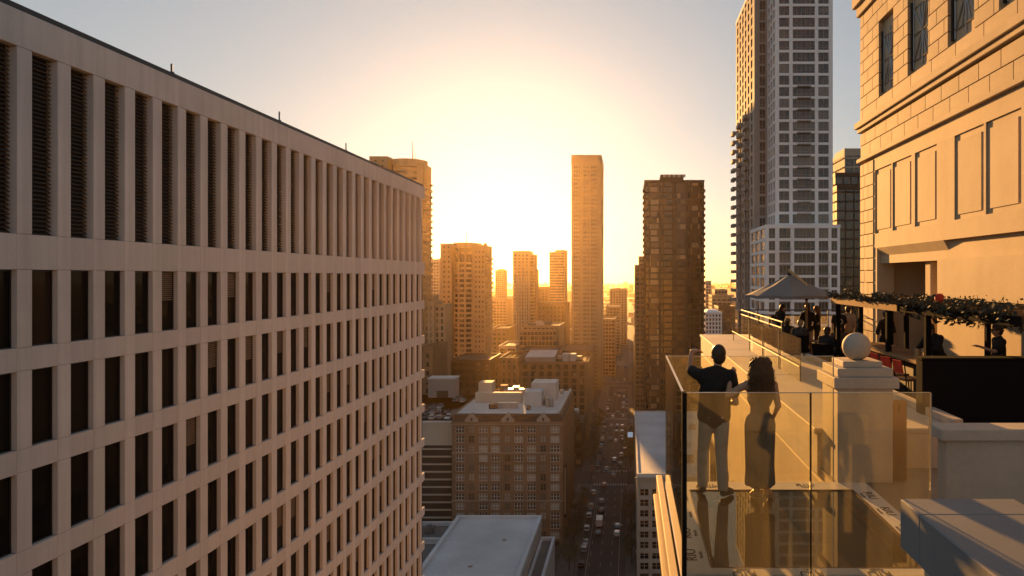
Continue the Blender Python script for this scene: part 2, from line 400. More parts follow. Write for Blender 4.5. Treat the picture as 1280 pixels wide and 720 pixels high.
mast(t,PX(576,Y),Y+14,PZ(304,Y),PZ(289,Y),.3); MB().box(PX(601,Y),PX(603.5,Y),Y+8,Y+12,PZ(309,Y),PZ(303,Y)).build('stack','gold_wall',t)

# more towers further down the avenue
tower('apartment_block','pale far block half hidden behind the curved condominium tower',PX(531,700),PX(549,700),700,730,PZ(325,700),'pale_wall',fl=3.2)
t = tower('apartment_tower','slim golden tower with a stepped right shoulder beyond a long low block',PX(641,650),PX(662,650),650,672,PZ(315,650),'gold_wall',fl=3.2,sp=1.5,pier=4.5,pw=1.6)
tower('','',PX(661,650),PX(667,650),655,676,PZ(319,650),'gold_wall',fl=3.2,parent=t); tower('','',PX(666,650),PX(669,650),658,676,PZ(338,650),'gold_wall',fl=3.2,parent=t)
MB().box(PX(646,650),PX(661,650),655,680,PZ(315,650),PZ(313.3,650)).build('penthouse','gold_wall',t)
p = MB()
for i in range(6): p.box(PX(645+3.2*i,650),PX(646.2+3.2*i,650),648.6,650,0,PZ(345,650))
p.build('fins','pale_wall',t,kind='stuff')
t = tower('apartment_tower','slim golden tower with a notched crown standing left of the tallest slab',PX(686.5,740),PX(702.5,740),740,770,PZ(316,740),'gold_wall',fl=3.0,sp=1.4,pier=None)
tower('','',PX(694,740),PX(706,740),742,772,PZ(313.5,740),'gold_wall',fl=3.0,sp=1.4,pier=3,parent=t)
tower('apartment_tower','pale distant tower in the sun haze beside the curved condominium',PX(619,1100),PX(630,1100),1100,1130,PZ(338,1100),'gold_wall',fl=3.3)
MB().box(PX(622,1100),PX(628,1100),1105,1120,PZ(339,1100),PZ(336,1100)).build('penthouse','gold_wall',[o for o in COL.objects if o.name.startswith('apartment_tower') and o.parent is None][-1])
# the tallest slab
Y = 540.
t = tower('skyscraper','tallest golden slab tower with flat crown standing alone by the avenue',PX(714.3,Y),PX(751.8,Y),Y,Y+44,PZ(194.5,Y),'gold_wall',fl=3.25,sp=1.5,pier=24,pw=1.0,crown=.6)
p = MB()
xx0, xx1 = PX(714.3,Y), PX(751.8,Y); W = xx1-xx0
for a,b in ((.0,.09),(.27,.40),(.60,.66),(.86,1.0)): p.box(xx0+W*a,xx0+W*b,Y-.12,Y+2,0,PZ(195,Y))
for a in (.13,.18,.225,.44,.485,.53,.57,.70,.745,.79,.83): p.box(xx0+W*a,xx0+W*a+.5,Y-.08,Y+2,0,PZ(195,Y))
for i in range(12): p.box(xx1-1,xx1+.1,Y+1+i*3.6,Y+2.4+i*3.6,0,PZ(195,Y))
p.box(xx0-.15,xx1+.15,Y-.15,Y+44.15,PZ(206,Y),PZ(195,Y))
p.build('wall_strips','gold_wall',t,kind='stuff')
for a in (.05,.2,.3,.5,.62,.8,.95): MB().box(xx0+W*a,xx0+W*a+.5,Y+2,Y+2.5,PZ(195,Y),PZ(192+2*(a*7%1),Y)).build('roof_post','dark_wall',t)
units(t,xx0,xx1,Y+6,Y+38,PZ(194.5,Y)+.0,3,5,3,7,('dark_wall',))

# bronze glass tower right of the avenue
Y = 335.
x0,x1 = PX(806,Y),PX(880,Y)
t = thing('glass_tower','dark bronze glass tower with corner balconies and a rooftop machine box','building',((x0+x1)/2,Y+15,0))
ZT = PZ(227,Y)
MB().box(x0+.5,x1-.5,Y+.5,Y+30,0,ZT-.5).build('glazing','bronze_glass',t,kind='stuff')
for f0,f1 in ((.075,.235),): MB().box(x0+(x1-x0)*f0,x0+(x1-x0)*f1,Y+.46,Y+.6,0,ZT-.6).build('reflection_bay','painted_reflection_glass',t,kind='stuff')  # bay coloured to imitate bright reflections in the glass
for f0,f1 in ((.54,.69),(.77,.93)): MB().box(x0+(x1-x0)*f0,x0+(x1-x0)*f1,Y+.46,Y+.6,ZT-38,ZT-.6).build('reflection_bay','painted_reflection_glass',t,kind='stuff')
b = MB(); z = 0.
while z < ZT-1:
    b.box(x0+.3,x1-.3,Y+.3,Y+30.2,z,z+.75); z += 3.05
b.build('floor_bands','dark_wall',t,kind='stuff')
p = MB(); W = x1-x0
for f_ in (0,.065,.235,.30,.46,.53,.69,.76,.93,.985): p.box(x0+W*f_,x0+W*f_+.55,Y-.1,Y+2,0,ZT)
for f_ in (.265,.5,.725): p.box(x0+W*f_-.25,x0+W*f_+.25,Y+.1,Y+1,0,ZT)
i = 0.
while i < .97:
    p.box(x0+W*i,x0+W*i+.12,Y+.36,Y+.6,0,ZT-.6); i += .02
for i in range(11): p.box(x0-.02,x0+1,Y+1+2.8*i,Y+1.3+2.8*i,0,ZT)
p.build('mullions','dark_wall',t,kind='stuff')
balconies(t,[(x0-1.0,x0+.2,Y+.6,Y+6),(x1-.2,x1+.8,Y+.6,Y+6)],4,ZT-3,3.05,'dark_wall')
MB().box(x0-.2,x1+.2,Y-.2,Y+30.4,ZT-.4,ZT+.8).build('parapet','dark_wall',t)
mx0,mx1 = PX(826,Y),PX(855,Y)
mb = MB().box(mx0,mx1,Y+3,Y+16,ZT+.8,PZ(217,Y)).build('machine_room','dark_wall',t)
for i in range(5): MB().box(mx0+1.2+i*2.4,mx0+2.8+i*2.4,Y+2.95,Y+3.1,ZT+2.6,ZT+4.0).build('vent','pale_wall',mb)
t = tower('apartment_block','narrow golden block tucked against the left flank of the bronze tower',PX(793.5,450),PX(812,450),450,480,PZ(333,450),'brown_wall',fl=3.1,sp=1.4,pier=3,pw=1)
tower('','',PX(798.5,455),PX(812,455),456,480,PZ(322,455),'gold_wall',fl=3.1,sp=1.4,pier=3,parent=t)
# right of the bronze tower, far
t = tower('white_block','small white tower with vertical ribs and a pitched cap behind the parapet',PX(881,520),PX(902.5,520),520,545,PZ(392,520),'white_wall',fl=3.1,sp=1.0,pier=2.6,pw=1.1)
xa,xb=PX(881,520),PX(902.5,520)
MB().prism([(xa,520),(xb,520),(xb,545),(xa,545)],PZ(391.5,520),PZ(387.5,520),ins=.5).build('cap','white_wall',t)
tower('apartment_block','slim pale block rising right of the bronze tower',PX(882,760),PX(889,760),760,790,PZ(352,760),'pale_wall',fl=3.2)
t = tower('office_block','amber lit square block with dark window bands in the haze',PX(890,700),PX(915,700),700,730,PZ(370,700),'gold_wall',fl=4,sp=1.6,pier=5)
tower('','',PX(894,700),PX(910,700),704,725,PZ(363,700),'gold_wall',fl=4,parent=t)
tower('office_block','dark brown flat block between the small white tower and the white high-rise',PX(898,600),PX(919,600),600,630,PZ(384,600),'dark_wall',fl=3.6,pier=4)
tower('apartment_block','square hazy block far down the avenue beside the tallest slab',PX(762,900),PX(784,900),900,940,PZ(362,900),'gold_wall',fl=3.4,pier=4,pw=1.6)

# ------------------------------------------------------------------ white high-rise on the right
YF = 200.
t = thing('white_high_rise','white concrete residential high-rise with gridded windows and stacked balconies','building',(50,YF+10,0))
fl = 3.4
x0,x1 = PX(970,YF),PX(1041,YF)
ZT = H+100
def grid_face(t,x0,x1,y,z0,z1,cols,fl,wall='white_wall',depth=.35,rows_from=None):
    """-Y face: piers and floor beams around windows; each window is its own part"""
    p = MB()
    e = [x0]
    for a,b in cols: e += [a,b]
    e.append(x1)
    for i in range(0,len(e),2): p.box(e[i],e[i+1],y,y+.9,z0,z1)
    p.build('wall_piers',wall,t,kind='stuff')
    bb = MB(); z = z0
    while z < z1-1:
        for a,b in cols: bb.box(a-.01,b+.01,y+.03,y+.8,z,z+.75)
        z += fl
    bb.build('floor_beams',wall,t,kind='stuff')
WM = {}
def tower_window(w,h,n):
    key = (round(w,2),round(h,2),n)
    if key not in WM:
        m = MB().box(0,w,.42,.5,0,h,0)
        for i in range(n+1): m.box(w*i/n-(.06 if i else 0)+(0 if i<n else -.06),w*i/n+.06,.3,.425,0,h,1)
        m.box(.06,w-.06,.32,.428,h*.3,h*.3+.07,1); m.box(.06,w-.06,.32,.428,0,.07,1)
        WM[key] = m.mesh('window',['tower_glass','grey_wall'])
    return WM[key]
def frac(a,b,fs): return [(a+(b-a)*u,a+(b-a)*v) for u,v in fs]
c3 = frac(x0,x1,((.055,.235),(.295,.685),(.745,.93)))
MB().box(x0+.5,x1-.5,YF+.55,YF+30,0,ZT-1).build('core','dark_wall',t)
zb = PZ(283,YF-10)
nf = int((ZT-(zb-2*fl))/fl)
zbase = ZT - nf*fl
grid_face(t,x0,x1,YF,zbase-fl*4,ZT,c3,fl)
for r in range(nf):
    z = zbase+r*fl+.75; 
    if PZ(-30,YF) < z: continue
    for j,(a,b) in enumerate(c3): inst('window',tower_window(b-a,fl-.75,2 if j!=1 else 5),t,(a,YF,z))
    if z < PZ(95,YF):       # balconies in the middle bay
        a,b = c3[1]; a,b = a+(b-a)*.2,b-(b-a)*.2
        q = MB().box(a,b,YF-.9,YF+.1,z-.75,z-.5)
        for i in range(9): q.box(a+(b-a-.06)*i/8,a+(b-a-.06)*i/8+.06,YF-.9,YF-.84,z-.5,z+.45)
        q.box(a,b,YF-.9,YF-.82,z+.45,z+.52); q.build('balcony','grey_wall',t)
# left flank of the front block
def flank(t,x,y0,y1,z0,z1,fl,bays,wall='white_wall',pier_w=1.0):
    p = MB(); n = bays
    for i in range(n+1):
        c = y0+(y1-y0-pier_w)*i/n; p.box(x,x+.8,c,c+pier_w,z0,z1)
    p.build('flank_piers',wall,t,kind='stuff')
    b = MB(); z = z0
    while z < z1-1: b.box(x+.03,x+.7,y0+.01,y1-.01,z,z+.85); z += fl
    b.build('flank_beams',wall,t,kind='stuff')
    MB().box(x+.4,x+.45,y0+.1,y1-.1,z0,z1-.1).build('flank_glazing','far_glass',t,kind='stuff')
Y1 = 212.8
flank(t,x0,YF+.91,Y1,zbase-fl*4,ZT,fl,3)
# recessed dark bay and rear block
xa,xb = PX(943,Y1),x0
ZR = H+92.8
MB().box(xa+.8,xb+8,Y1+.6,249,0,ZR-1).build('rear_core','dark_wall',t)
xm = xa+(xb-xa)*.42
grid_face(t,xa,xb-.02,Y1,zbase-fl*6,ZR,[(xm,xb-.5)],fl,'grey_wall')
zr = zbase-fl*6
for r in range(int((ZR-zr)/fl)):
    z = zr+r*fl+.75
    if H-25 < z < PZ(-20,Y1): inst('window',tower_window(xb-.5-xm,fl-.75,2),t,(xm,Y1,z))
flank(t,xa,Y1+.91,249.6,zbase-fl*6,ZR,fl,6,'grey_wall',2.6)  # wall colour greyed to tone down this sunlit flank
balconies(t,[(xa-1.2,xa+.1,Y1+11+13*i,Y1+16+13*i) for i in range(3)],zbase-fl*5,PZ(125,Y1),fl,'grey_wall')
MB().box(xa-.1,xb+8,Y1+.05,249.7,ZR-.8,ZR+.5).build('rear_parapet','white_wall',t)
MB().box(x0-.1,x1+.1,YF-.1,YF+30,ZT-.5,ZT+.8).build('parapet','white_wall',t)
# lower wing in front
YW = 188.
wx0,wx1 = PX(957,YW),PX(1050,YW); ZW = PZ(283,YW)
MB().box(wx0+.5,wx1-.5,YW+.55,YF+12,0,ZW-.4).build('wing_core','dark_wall',t)
cw = frac(wx0,wx1,((.03,.10),(.14,.30),(.345,.72),(.765,.87),(.905,.975)))
cw = frac(wx0,wx1,((.045,.13),(.185,.335),(.385,.665),(.715,.845),(.885,.965)))
nw = 12; zw0 = ZW-nw*fl-.6
grid_face(t,wx0,wx1,YW,zw0,ZW,cw,fl)
for r in range(nw):
    for j,(a,b) in enumerate(cw):
        z = zw0+r*fl+.75; inst('window',tower_window(b-a,fl-.75,(2,3,5,3,2)[j]),t,(a,YW,z))
        if j in (1,3) and r < nw-1:
            q = MB().box(a,b,YW-.8,YW+.1,z-.72,z-.5)
            for i in range(8): q.box(a+(b-a-.06)*i/7,a+(b-a-.06)*i/7+.06,YW-.8,YW-.74,z-.5,z+.42)
            q.box(a,b,YW-.8,YW-.72,z+.42,z+.5); q.build('balcony','grey_wall',t)
flank(t,wx0,YW+.91,YF+11.9,zw0,ZW,fl,3)
MB().box(wx0-.1,wx1+.1,YW-.1,YF+12.1,ZW-.5,ZW+.5).build('wing_parapet','white_wall',t)
MB().box(wx0,wx1,YW,YF+12,0,zw0).build('wing_base','white_wall',t)
# dark building beside it
Y = 260.
t = tower('glass_office','dark glass office block with stepped top behind the stone penthouse',PX(1046,Y),PX(1100,Y),Y,Y+30,PZ(235,Y),'dark_wall','bronze_glass',fl=3.6,sp=.7,pier=3.2,pw=.35)
tower('','',PX(1050,Y),PX(1100,Y),Y+6,Y+30,PZ(216,Y),'dark_wall','bronze_glass',fl=3.6,sp=.7,pier=3.2,pw=.35,parent=t)
tower('','',PX(1064,Y),PX(1100,Y),Y+8,Y+30,PZ(188,Y),'pale_wall','bronze_glass',fl=3.6,sp=.7,pier=3.2,pw=.35,parent=t)
MB().box(PX(1068,Y),PX(1090,Y),Y+12,Y+25,PZ(188,Y),PZ(178,Y)).build('machine_room','pale_wall',t)
# ------------------------------------------------------------------ brown gabled hotel block
t = thing('brick_hotel','brown brick hotel with three small gables and a flat pale roof full of plant','building',(-41,250,0))
BX0,BX1,BY0,BY1 = -59.3,FX,227.,276.
BZ = H-46
fl = 3.2
MB().box(BX0+.5,BX1-.5,BY0+.5,BY1-.3,0,BZ-.3).build('core','dark_wall',t)
colpx = [(180,1),(227,0),(275,1),(325,1),(373,0),(420,1),(472,1),(520,0),(568,1)]
cols = []
for zx,w in colpx:
    c = PX(520+zx/3.271,BY0); hw = 1.45 if w else .95; cols.append((c-hw,c+hw,w))
e = [BX0]
for a,b,w in cols: e += [a,b]
e.append(BX1)
p = MB()
for i in range(0,len(e),2): p.box(e[i],e[i+1],BY0,BY0+.9,0,BZ-3.0)
p.build('wall_piers','brick',t,kind='stuff')
nr = 12
ztop = BZ-3.0
bb = MB()
for r in range(nr+1):
    z = ztop-r*fl
    for a,b,w in cols: bb.box(a-.01,b+.01,BY0+.06,BY0+.85,z-.95,z)
bb.build('wall_spandrels','brick',t,kind='stuff')
sc = MB()
for r in (0,3,8): sc.box(BX0-.15,BX1+.15,BY0-.16,BY0-.002,ztop-r*fl-.3,ztop-r*fl)
sc.build('string_courses','limestone_low',t,kind='stuff')
HWM = {}
def hotel_window(w,h,n):
    k = (w,n)
    if k not in HWM:
        m = MB().box(0,w,.32,.4,0,h,0)
        for i in range(n+1): m.box(max(0,w*i/n-.09),min(w,w*i/n+.09),.18,.325,0,h,1)
        m.box(.09,w-.09,.2,.33,h*.52,h*.52+.12,1); m.box(.09,w-.09,.2,.328,0,.1,1)
        HWM[k] = m.mesh('window',['hotel_glass','window_white' if n==3 else 'brown_wall'])
    return HWM[k]
for r in range(nr):
    z = ztop-(r+1)*fl
    for a,b,w in cols: inst('window',hotel_window(round(b-a,3),fl-.95,3 if w else 2),t,(a,BY0,z))
# cornice, mansard strip and gables
MB().box(BX0-.3,BX1+.3,BY0-.35,BY0+.9,ztop,ztop+.55).build('cornice','brick',t)
MB().profile_y([(BY0+.1,ztop+.55),(BY0+1.4,BZ),(BY0+1.9,BZ),(BY0+1.9,ztop+.55)],BX0+.2,BX1-.2).build('mansard','slate',t)
MB().add([(BX1-.1,BY0+.2,ztop+.55),(BX1-.1,BY1,ztop+.55),(BX1-1.3,BY1,BZ),(BX1-1.3,BY0+1.4,BZ),(BX1-1.8,BY0+1.6,ztop+.5),(BX1-1.8,BY1,ztop+.5)],[(0,1,2,3),(3,2,5,4),(1,0,4,5),(0,3,4),(1,5,2)]).build('side_mansard','slate',t)
for zx in (227,375,520):
    c = PX(520+zx/3.271,BY0)
    gb = MB().add([(c-2.1,BY0-.1,ztop+.5),(c+2.1,BY0-.1,ztop+.5),(c+2.1,BY0-.1,ztop+1.3),(c,BY0-.1,BZ+.5),(c-2.1,BY0-.1,ztop+1.3),
                   (c-2.1,BY0+2.4,ztop+.5),(c+2.1,BY0+2.4,ztop+.5),(c+2.1,BY0+2.4,ztop+1.3),(c,BY0+2.4,BZ+.5),(c-2.1,BY0+2.4,ztop+1.3)],
        [(0,1,2,3,4),(9,8,7,6,5),(0,4,9,5),(4,3,8,9),(3,2,7,8),(2,1,6,7),(1,0,5,6)]).build('gable','limestone_low',t)  # paler stone colour stands in for sunlight on the gable front
    MB().box(c-.35,c+.35,BY0-.16,BY0-.08,ztop+.8,ztop+2.0).build('gable_window','dark_wall',gb)
    cp = MB()
    for s in (-1,1): cp.add([(c+s*2.3,BY0-.25,ztop+1.25),(c,BY0-.25,BZ+.75),(c,BY0-.25,BZ+.5),(c+s*2.3,BY0-.25,ztop+1.0),(c+s*2.3,BY0+.1,ztop+1.25),(c,BY0+.1,BZ+.75),(c,BY0+.1,BZ+.5),(c+s*2.3,BY0+.1,ztop+1.0)],[(0,1,2,3),(4,7,6,5),(0,4,5,1),(3,2,6,7),(0,3,7,4)])
    cp.build('gable_coping','limestone_low',gb)
# avenue side
p = MB(); n = 15
for i in range(n+1):
    c = BY0+.9+(BY1-BY0-2.2)*i/n; p.box(BX1-.8,BX1-.002,c,c+1.4,0,ztop)
for r in range(14): p.box(BX1-.7,BX1-.05,BY0+.9,BY1,max(0,ztop-r*fl-.95),ztop-r*fl-.004)
p.build('side_wall','brick',t,kind='stuff')
MB().box(BX1-.46,BX1-.42,BY0+1,BY1-.5,0,ztop-.1).build('side_glazing','far_glass',t,kind='stuff')
MB().box(BX0-.05,BX0+.6,BY0+.9,BY1,0,BZ).build('party_wall','brick',t)
MB().box(BX0+.6,BX1-1.9,BY0+1.9,BY1-.4,BZ-.5,BZ-.25).build('roof','roof_white',t)
MB().box(BX0,BX1-.5,BY1-.4,BY1,BZ-3,BZ+.4).build('rear_parapet','brick',t)
MB().box(BX1-1.9,BX1-1.2,BY0+1.4,BY1-.4,BZ-.3,BZ+.75).build('bright_parapet','roof_white',t)
zr = BZ-.25
def rb(name,m,pxa,pxb,ya,yb,h,bev=.05): return MB().box(PX(pxa,ya),PX(pxb,ya),ya,yb,zr-.02,zr+h).build(name,m,t,bevel=bev)
rb('stair_house','roof_white',656,677,243,250,5.2); rb('lift_house','roof_white',664,695,254,264,6.6)
rb('plant_wall','pale_wall',594,652,250,252.5,3.6); rb('stair_house','pale_wall',598,615,262,268,5.5)
for pxa,pxb,ya,yb,h,m in ((611,621,238,241,1.6,'dark_metal'),(622,646,239,241,1.9,'metal_grey'),(630,660,265,268,2.4,'metal_grey'),(641,648,266,269,3.2,'metal_grey'),(625,634,268,271,3.4,'brown_wall'),(682,686,241,243,3.4,'metal_grey'),(679,682,248,250,1.5,'metal_grey'),(658,662,236,238,1.4,'brown_wall'),(616,624,262,265,1.0,'metal_grey'),(700,704,268,270,1.6,'metal_grey')):
    o = rb('rooftop_unit',m,pxa,pxb,ya,yb,h)
for pxa,ya in ((684,246),(689,242)): MB().lathe([(.9,0),(.9,2.6),(.7,3.0)],(PX(pxa,ya),ya,zr-.02),12).build('tank','metal_grey',t)
MB().tube([(PX(629,262),262,zr+1.2),(PX(655,262),262,zr+1.2)],.45,8).build('duct','metal_grey',t)
# black vertical sign on the avenue corner
MB().box(FX+.05,FX+.9,232,234.5,8,26).build('blade_sign_board','dark_metal',t)
MB().box(FX+.25,FX+.6,231.9,232.0,9,25).build('blade_sign_strip','pale_wall',t)

# ------------------------------------------------------------------ parking structure with roof lot
t = thing('parking_building','parking deck building with cream upper wall and dark banded floors beside the brick hotel','building',(-80,258,0))
QX0,QX1,QY0,QY1,QZ = -118.,-59.6,232.,290.,H-50
MB().box(QX0+.5,QX1-.5,QY0+.6,QY1,0,QZ-.3).build('core','dark_wall',t)
b = MB(); b.box(QX0,QX1,QY0,QY0+.7,QZ-7.5,QZ+.2)
b.build('upper_wall','pale_wall',t)
for i in range(13):
    z = QZ-8.6-i*2.6
    if z < 1: break
    MB().box(QX0,QX1-1.2,QY0+.05,QY0+.8,z-.45,z).build('floor_band','pale_wall',t)
for x in (QX1-1.2,-74.,-86.,-98.): MB().box(x,x+.8,QY0-.02,QY0+.9,0,QZ-7.45).build('column','dark_wall',t)
MB().box(QX0,QX1,QY0+.7,QY1,QZ-.6,QZ-.3).build('lot_deck','lot_asphalt',t)
MB().box(QX0-.2,QX1+.1,QY0-.3,QY0+.9,QZ+.2,QZ+.7).build('front_coping','roof_white',t)
MB().box(QX1-.5,QX1+.1,QY0+.9,QY1,QZ-.3,QZ+.5).build('side_coping','roof_white',t)
LOTZ = QZ-.3
bx = MB().box(PX(535,283),PX(569,283),283,290.,LOTZ-.02,PZ(474,283)).build('lift_house','grey_wall',t,bevel=.1)
MB().box(PX(546,283),PX(560,283),282.9,283.05,LOTZ,LOTZ+1.9+1).build('garage_door','dark_wall',bx)
MB().box(PX(534.5,283),PX(569.5,283),282.6,290.3,PZ(474,283),PZ(472.6,283)).build('house_coping','roof_white',bx)

# ------------------------------------------------------------------ low block with big pale roof, near side
t = thing('flat_roof_block','low block with a wide empty grey roof and raised white parapet','building',(-38,170,0))
GX0,GX1,GY0,GY1,GZ = PX(572,193.),-25.,70.,193.,H-68
MB().box(GX0,GX1,GY0,GY1,0,GZ-.6).build('wall','grey_wall',t)
MB().box(GX0+.9,GX1-.9,GY0+.9,GY1-.9,GZ-.6,GZ-.35).build('roof','roof_grey',t)
for q in ((GX0-.1,GX1+.1,GY1-.9,GY1+.1),(GX0-.1,GX0+.9,GY0,GY1-.9),(GX1-.9,GX1+.1,GY0,GY1-.9)): MB().box(*q,GZ-.6,GZ+.35).build('parapet','roof_grey',t,bevel=.05)
w = MB()
for i in range(24):
    y = GY1-4-i*4.8
    if y < GY0+3: break
    w.box(GX1-.1,GX1+.18,y,y+.8,0,GZ-.9)
w.box(GX1-.1,GX1+.12,GY0,GY1,GZ-2.2,GZ-.7); w.box(GX1-.1,GX1+.12,GY0,GY1,GZ-7.2,GZ-6.2); w.build('side_ribs','grey_wall',t,kind='stuff')
q = MB()
for (x,y) in ((-38,160),(-33,176),(-31,152)): q.box(x,x+.9,y,y+.9,GZ-.37,GZ+.1)
q.build('roof_hatch','metal_grey',t)
# annex strip towards the avenue
t = thing('side_annex','narrow lower annex with white parapet along the avenue beside the wide grey roof','building',(-22.8,160,0))
AZ = H-73; AX0,AX1,AY1 = GX1+.3,-20.9,190.
MB().box(AX0,AX1,75,AY1,0,AZ-.6).build('wall','grey_wall',t)
MB().box(AX0+.6,AX1-.6,75.6,AY1-.6,AZ-.6,AZ-1.0+.45).build('roof','roof_dark',t)
for qq in ((AX0,AX1+.05,AY1-.6,AY1+.05),(AX1-.6,AX1+.05,75,AY1-.6),(AX0,AX0+.5,75,AY1-.6)): MB().box(*qq,AZ-.6,AZ+.4).build('parapet','roof_grey',t)
# lower roofs behind the office end
t = thing('low_annex','low roofs with white copings between the office block and the wide grey roof','building',(-60,180,0))
LX0,LX1,LY0,LY1,LZ = -84.,GX0-1.2,90.,196.,H-71
MB().box(LX0,LX1,LY0,LY1,0,LZ-.6).build('wall','limestone_low',t)
MB().box(LX0+.7,LX1-.7,LY0+.7,LY1-.7,LZ-3.2,LZ-.55).build('roof','roof_dark',t)
for q in ((LX0,LX1+.05,LY1-.7,LY1+.05),(LX1-.7,LX1+.05,LY0,LY1-.7)): MB().box(*q,LZ-.6,LZ+.5).build('parapet','roof_grey',t)
MB().box(LX0,LX1,LY1-14,LY1-13.2,LZ-.56,LZ+.9).build('cross_wall','roof_grey',t)
units(t,LX0+8,LX1-2,LY1-12,LY1-2,LZ-.5,4,8,1.2,3); units(t,LX0+20,LX1-2,LY0+50,LY1-16,LZ-.5,6,9,1.2,3)

# ------------------------------------------------------------------ right-hand low block under the glass box
t = thing('terracotta_block','eight storey pale block with flat grey roof and cornice on the right kerb','building',(16,250,0))
UX0,UX1,UY0,UY1,UZ = 2.2,30.,203.,298.,H-59
MB().box(UX0+.5,UX1,UY0+.5,UY1,0,UZ-.8).build('core','dark_wall',t)
MB().box(UX0+.5,UX1-.5,UY0+.6,UY1-.5,UZ-.8,UZ-.35).build('roof','roof_grey',t)
for q in ((UX0-.05,UX1,UY0-.05,UY0+.6),(UX0-.05,UX0+.5,UY0+.6,UY1),(UX0+.5,UX1,UY1-.5,UY1)): MB().box(*q,UZ-.8,UZ+.25).build('parapet','roof_white',t)
MB().box(UX0-.6,UX1,UY0-.7,UY0-.05,UZ-1.3,UZ-.75).build('cornice','limestone_low',t)
e = []; x = UX0
cols = []
while x+3.9 < UX1: cols.append((x+.9,x+3.5)); x += 3.6
p = MB(); ee = [UX0]
for a,b in cols: ee += [a,b]
ee.append(UX1)
for i in range(0,len(ee),2): p.box(ee[i],ee[i+1],UY0,UY0+.8,0,UZ-1.3)
for r in range(9):
    z = UZ-3.2-r*3.15
    if r not in (0,): pass
    for a,b in cols: p.box(a-.01,b+.01,UY0+.05,UY0+.75,max(0,z-1.2+.0),z)
for a,b in cols: p.box(a-.01,b+.01,UY0+.05,UY0+.75,UZ-3.2,UZ-1.3)
p.build('front_wall','limestone_low',t,kind='stuff')
MB().box(UX0-.3,UX1,UY0-.4,UY0-.003,UZ-3.2-4*3.15-1.1,UZ-3.2-4*3.15-.6).build('string_course','limestone_low',t)
MB().box(UX0-.3,UX1,UY0-.4,UY0-.003,UZ-3.2-6*3.15-1.3,UZ-3.2-6*3.15-.4).build('string_course','limestone_low',t)
wm = MB().box(0,2.6,.4,.46,0,1.95,0)
for a,b,c,d in ((0,.1,0,1.95),(1.2,1.4,0,1.95),(2.5,2.6,0,1.95),(.1,1.2,.93,1.02),(1.4,2.5,.93,1.02)): wm.box(a,b,.3,.405,c,d,1)
wm = wm.mesh('window',['office_glass','limestone_low'])
for r in range(8):
    for a,b in cols: inst('window',wm,t,(a,UY0,UZ-3.2-(r+1)*3.15))
p = MB(); n = 26
for i in range(n+1):
    c = UY0+.81+(UY1-UY0-2.5)*i/n; p.box(UX0,UX0+.7,c,c+1.5,0,UZ-.85)
for r in range(9): p.box(UX0+.03,UX0+.6,UY0+.9,UY1,max(0,UZ-3.2-r*3.15-1.2),UZ-3.2-r*3.15)
p.build('side_wall','limestone_low',t,kind='stuff')
MB().box(UX0+.3,UX0+.34,UY0+.9,UY1,0,UZ-1).build('side_glazing','far_glass',t,kind='stuff')
units(t,16,28,215,290,UZ-.35,6,12,1.5,3.5)

# ------------------------------------------------------------------ blocks beyond the cross street, left
Y = 366.
t = tower('brick_loft','long dark brick loft with vertical window strips and a rooftop skylight',PX(649,Y),FX,Y,Y+40,PZ(454.5,Y),'brown_wall',fl=3.6,sp=.8,pier=4.6,pw=1.9)
tower('','',PX(625,Y),PX(648.5,Y),Y-1.5,Y+30,PZ(449,Y),'brick',fl=3.6,sp=1.4,pier=3.4,pw=1.7,parent=t)
tower('','',PX(617,Y),PX(624.8,Y),Y-1,Y+30,PZ(458.5,Y),'brown_wall',fl=3.6,sp=1.2,pier=3,pw=1.3,parent=t)
zz = PZ(454.5,Y); xa,xb = PX(656,Y+4),PX(693,Y+4)
MB().box(xa,xb,Y+4,Y+12,zz-.1,zz+3).build('skylight_base','grey_wall',t)
MB().add([(xa,Y+4.,zz+3),(xb,Y+4.,zz+3),(xb+1,Y+12,zz+6),(xa+2,Y+12,zz+6),(xa,Y+12,zz+3),(xb,Y+12,zz+3)],[(0,1,2,3),(0,3,4),(1,5,2),(2,5,4,3)]).build('skylight','roof_white',t)
for pxa,pxb in ((703,711),(712.5,719.5)): MB().box(PX(pxa,Y+10),PX(pxb,Y+10),Y+10,Y+16,zz-.1,zz+4).build('rooftop_unit','roof_white',t)
units(t,PX(660,Y),FX-2,Y+16,Y+38,zz,7,21,1.5,4)
t = tower('shop_block','small dark corner block with a domed roof by the first crossing',-34.,FX,322,345,20,'dark_wall',fl=4,sp=1.4,pier=3.5)
MB().lathe([(5,0),(4.8,1.5),(4.1,3.2),(2.8,4.6),(1.2,5.4),(.2,5.6)],(-28.6,330,20),20).build('dome','slate',t,smooth=True)
MB().box(-32,-25.5,337,342,19.9,24).build('rooftop_unit','roof_white',t)
tower('brick_block','dark brick block with arched window bands under the tan stepped tower',PX(528,310.),PX(541,310.),310,335,PZ(436,310.),'brown_wall',fl=4,sp=1.8,pier=3.2,pw=1.6)
Y = 338.
t = tower('stepped_tower','tan stepped mid-rise with vertical stone ribs below the curved condominium',PX(524,Y),PX(543,Y),Y,Y+14,PZ(379,Y),'tan_wall',fl=3.3,sp=1.2,pier=2.8,pw=1.5)
tower('','',PX(541,Y),PX(556,Y),Y+1.5,Y+14,PZ(383,Y),'tan_wall',fl=3.3,sp=1.0,pier=2.4,pw=1.2,parent=t); tower('','',PX(524,Y),PX(538,Y),Y+4,Y+14,PZ(371.5,Y),'tan_wall',fl=3.3,parent=t)
tower('brick_block','dark tree shaded brick block at the foot of the curved condominium',PX(564,350.),PX(612,350.),350,380,PZ(452,350.),'dark_wall',fl=3.6,pier=3.4)
Y = 450.
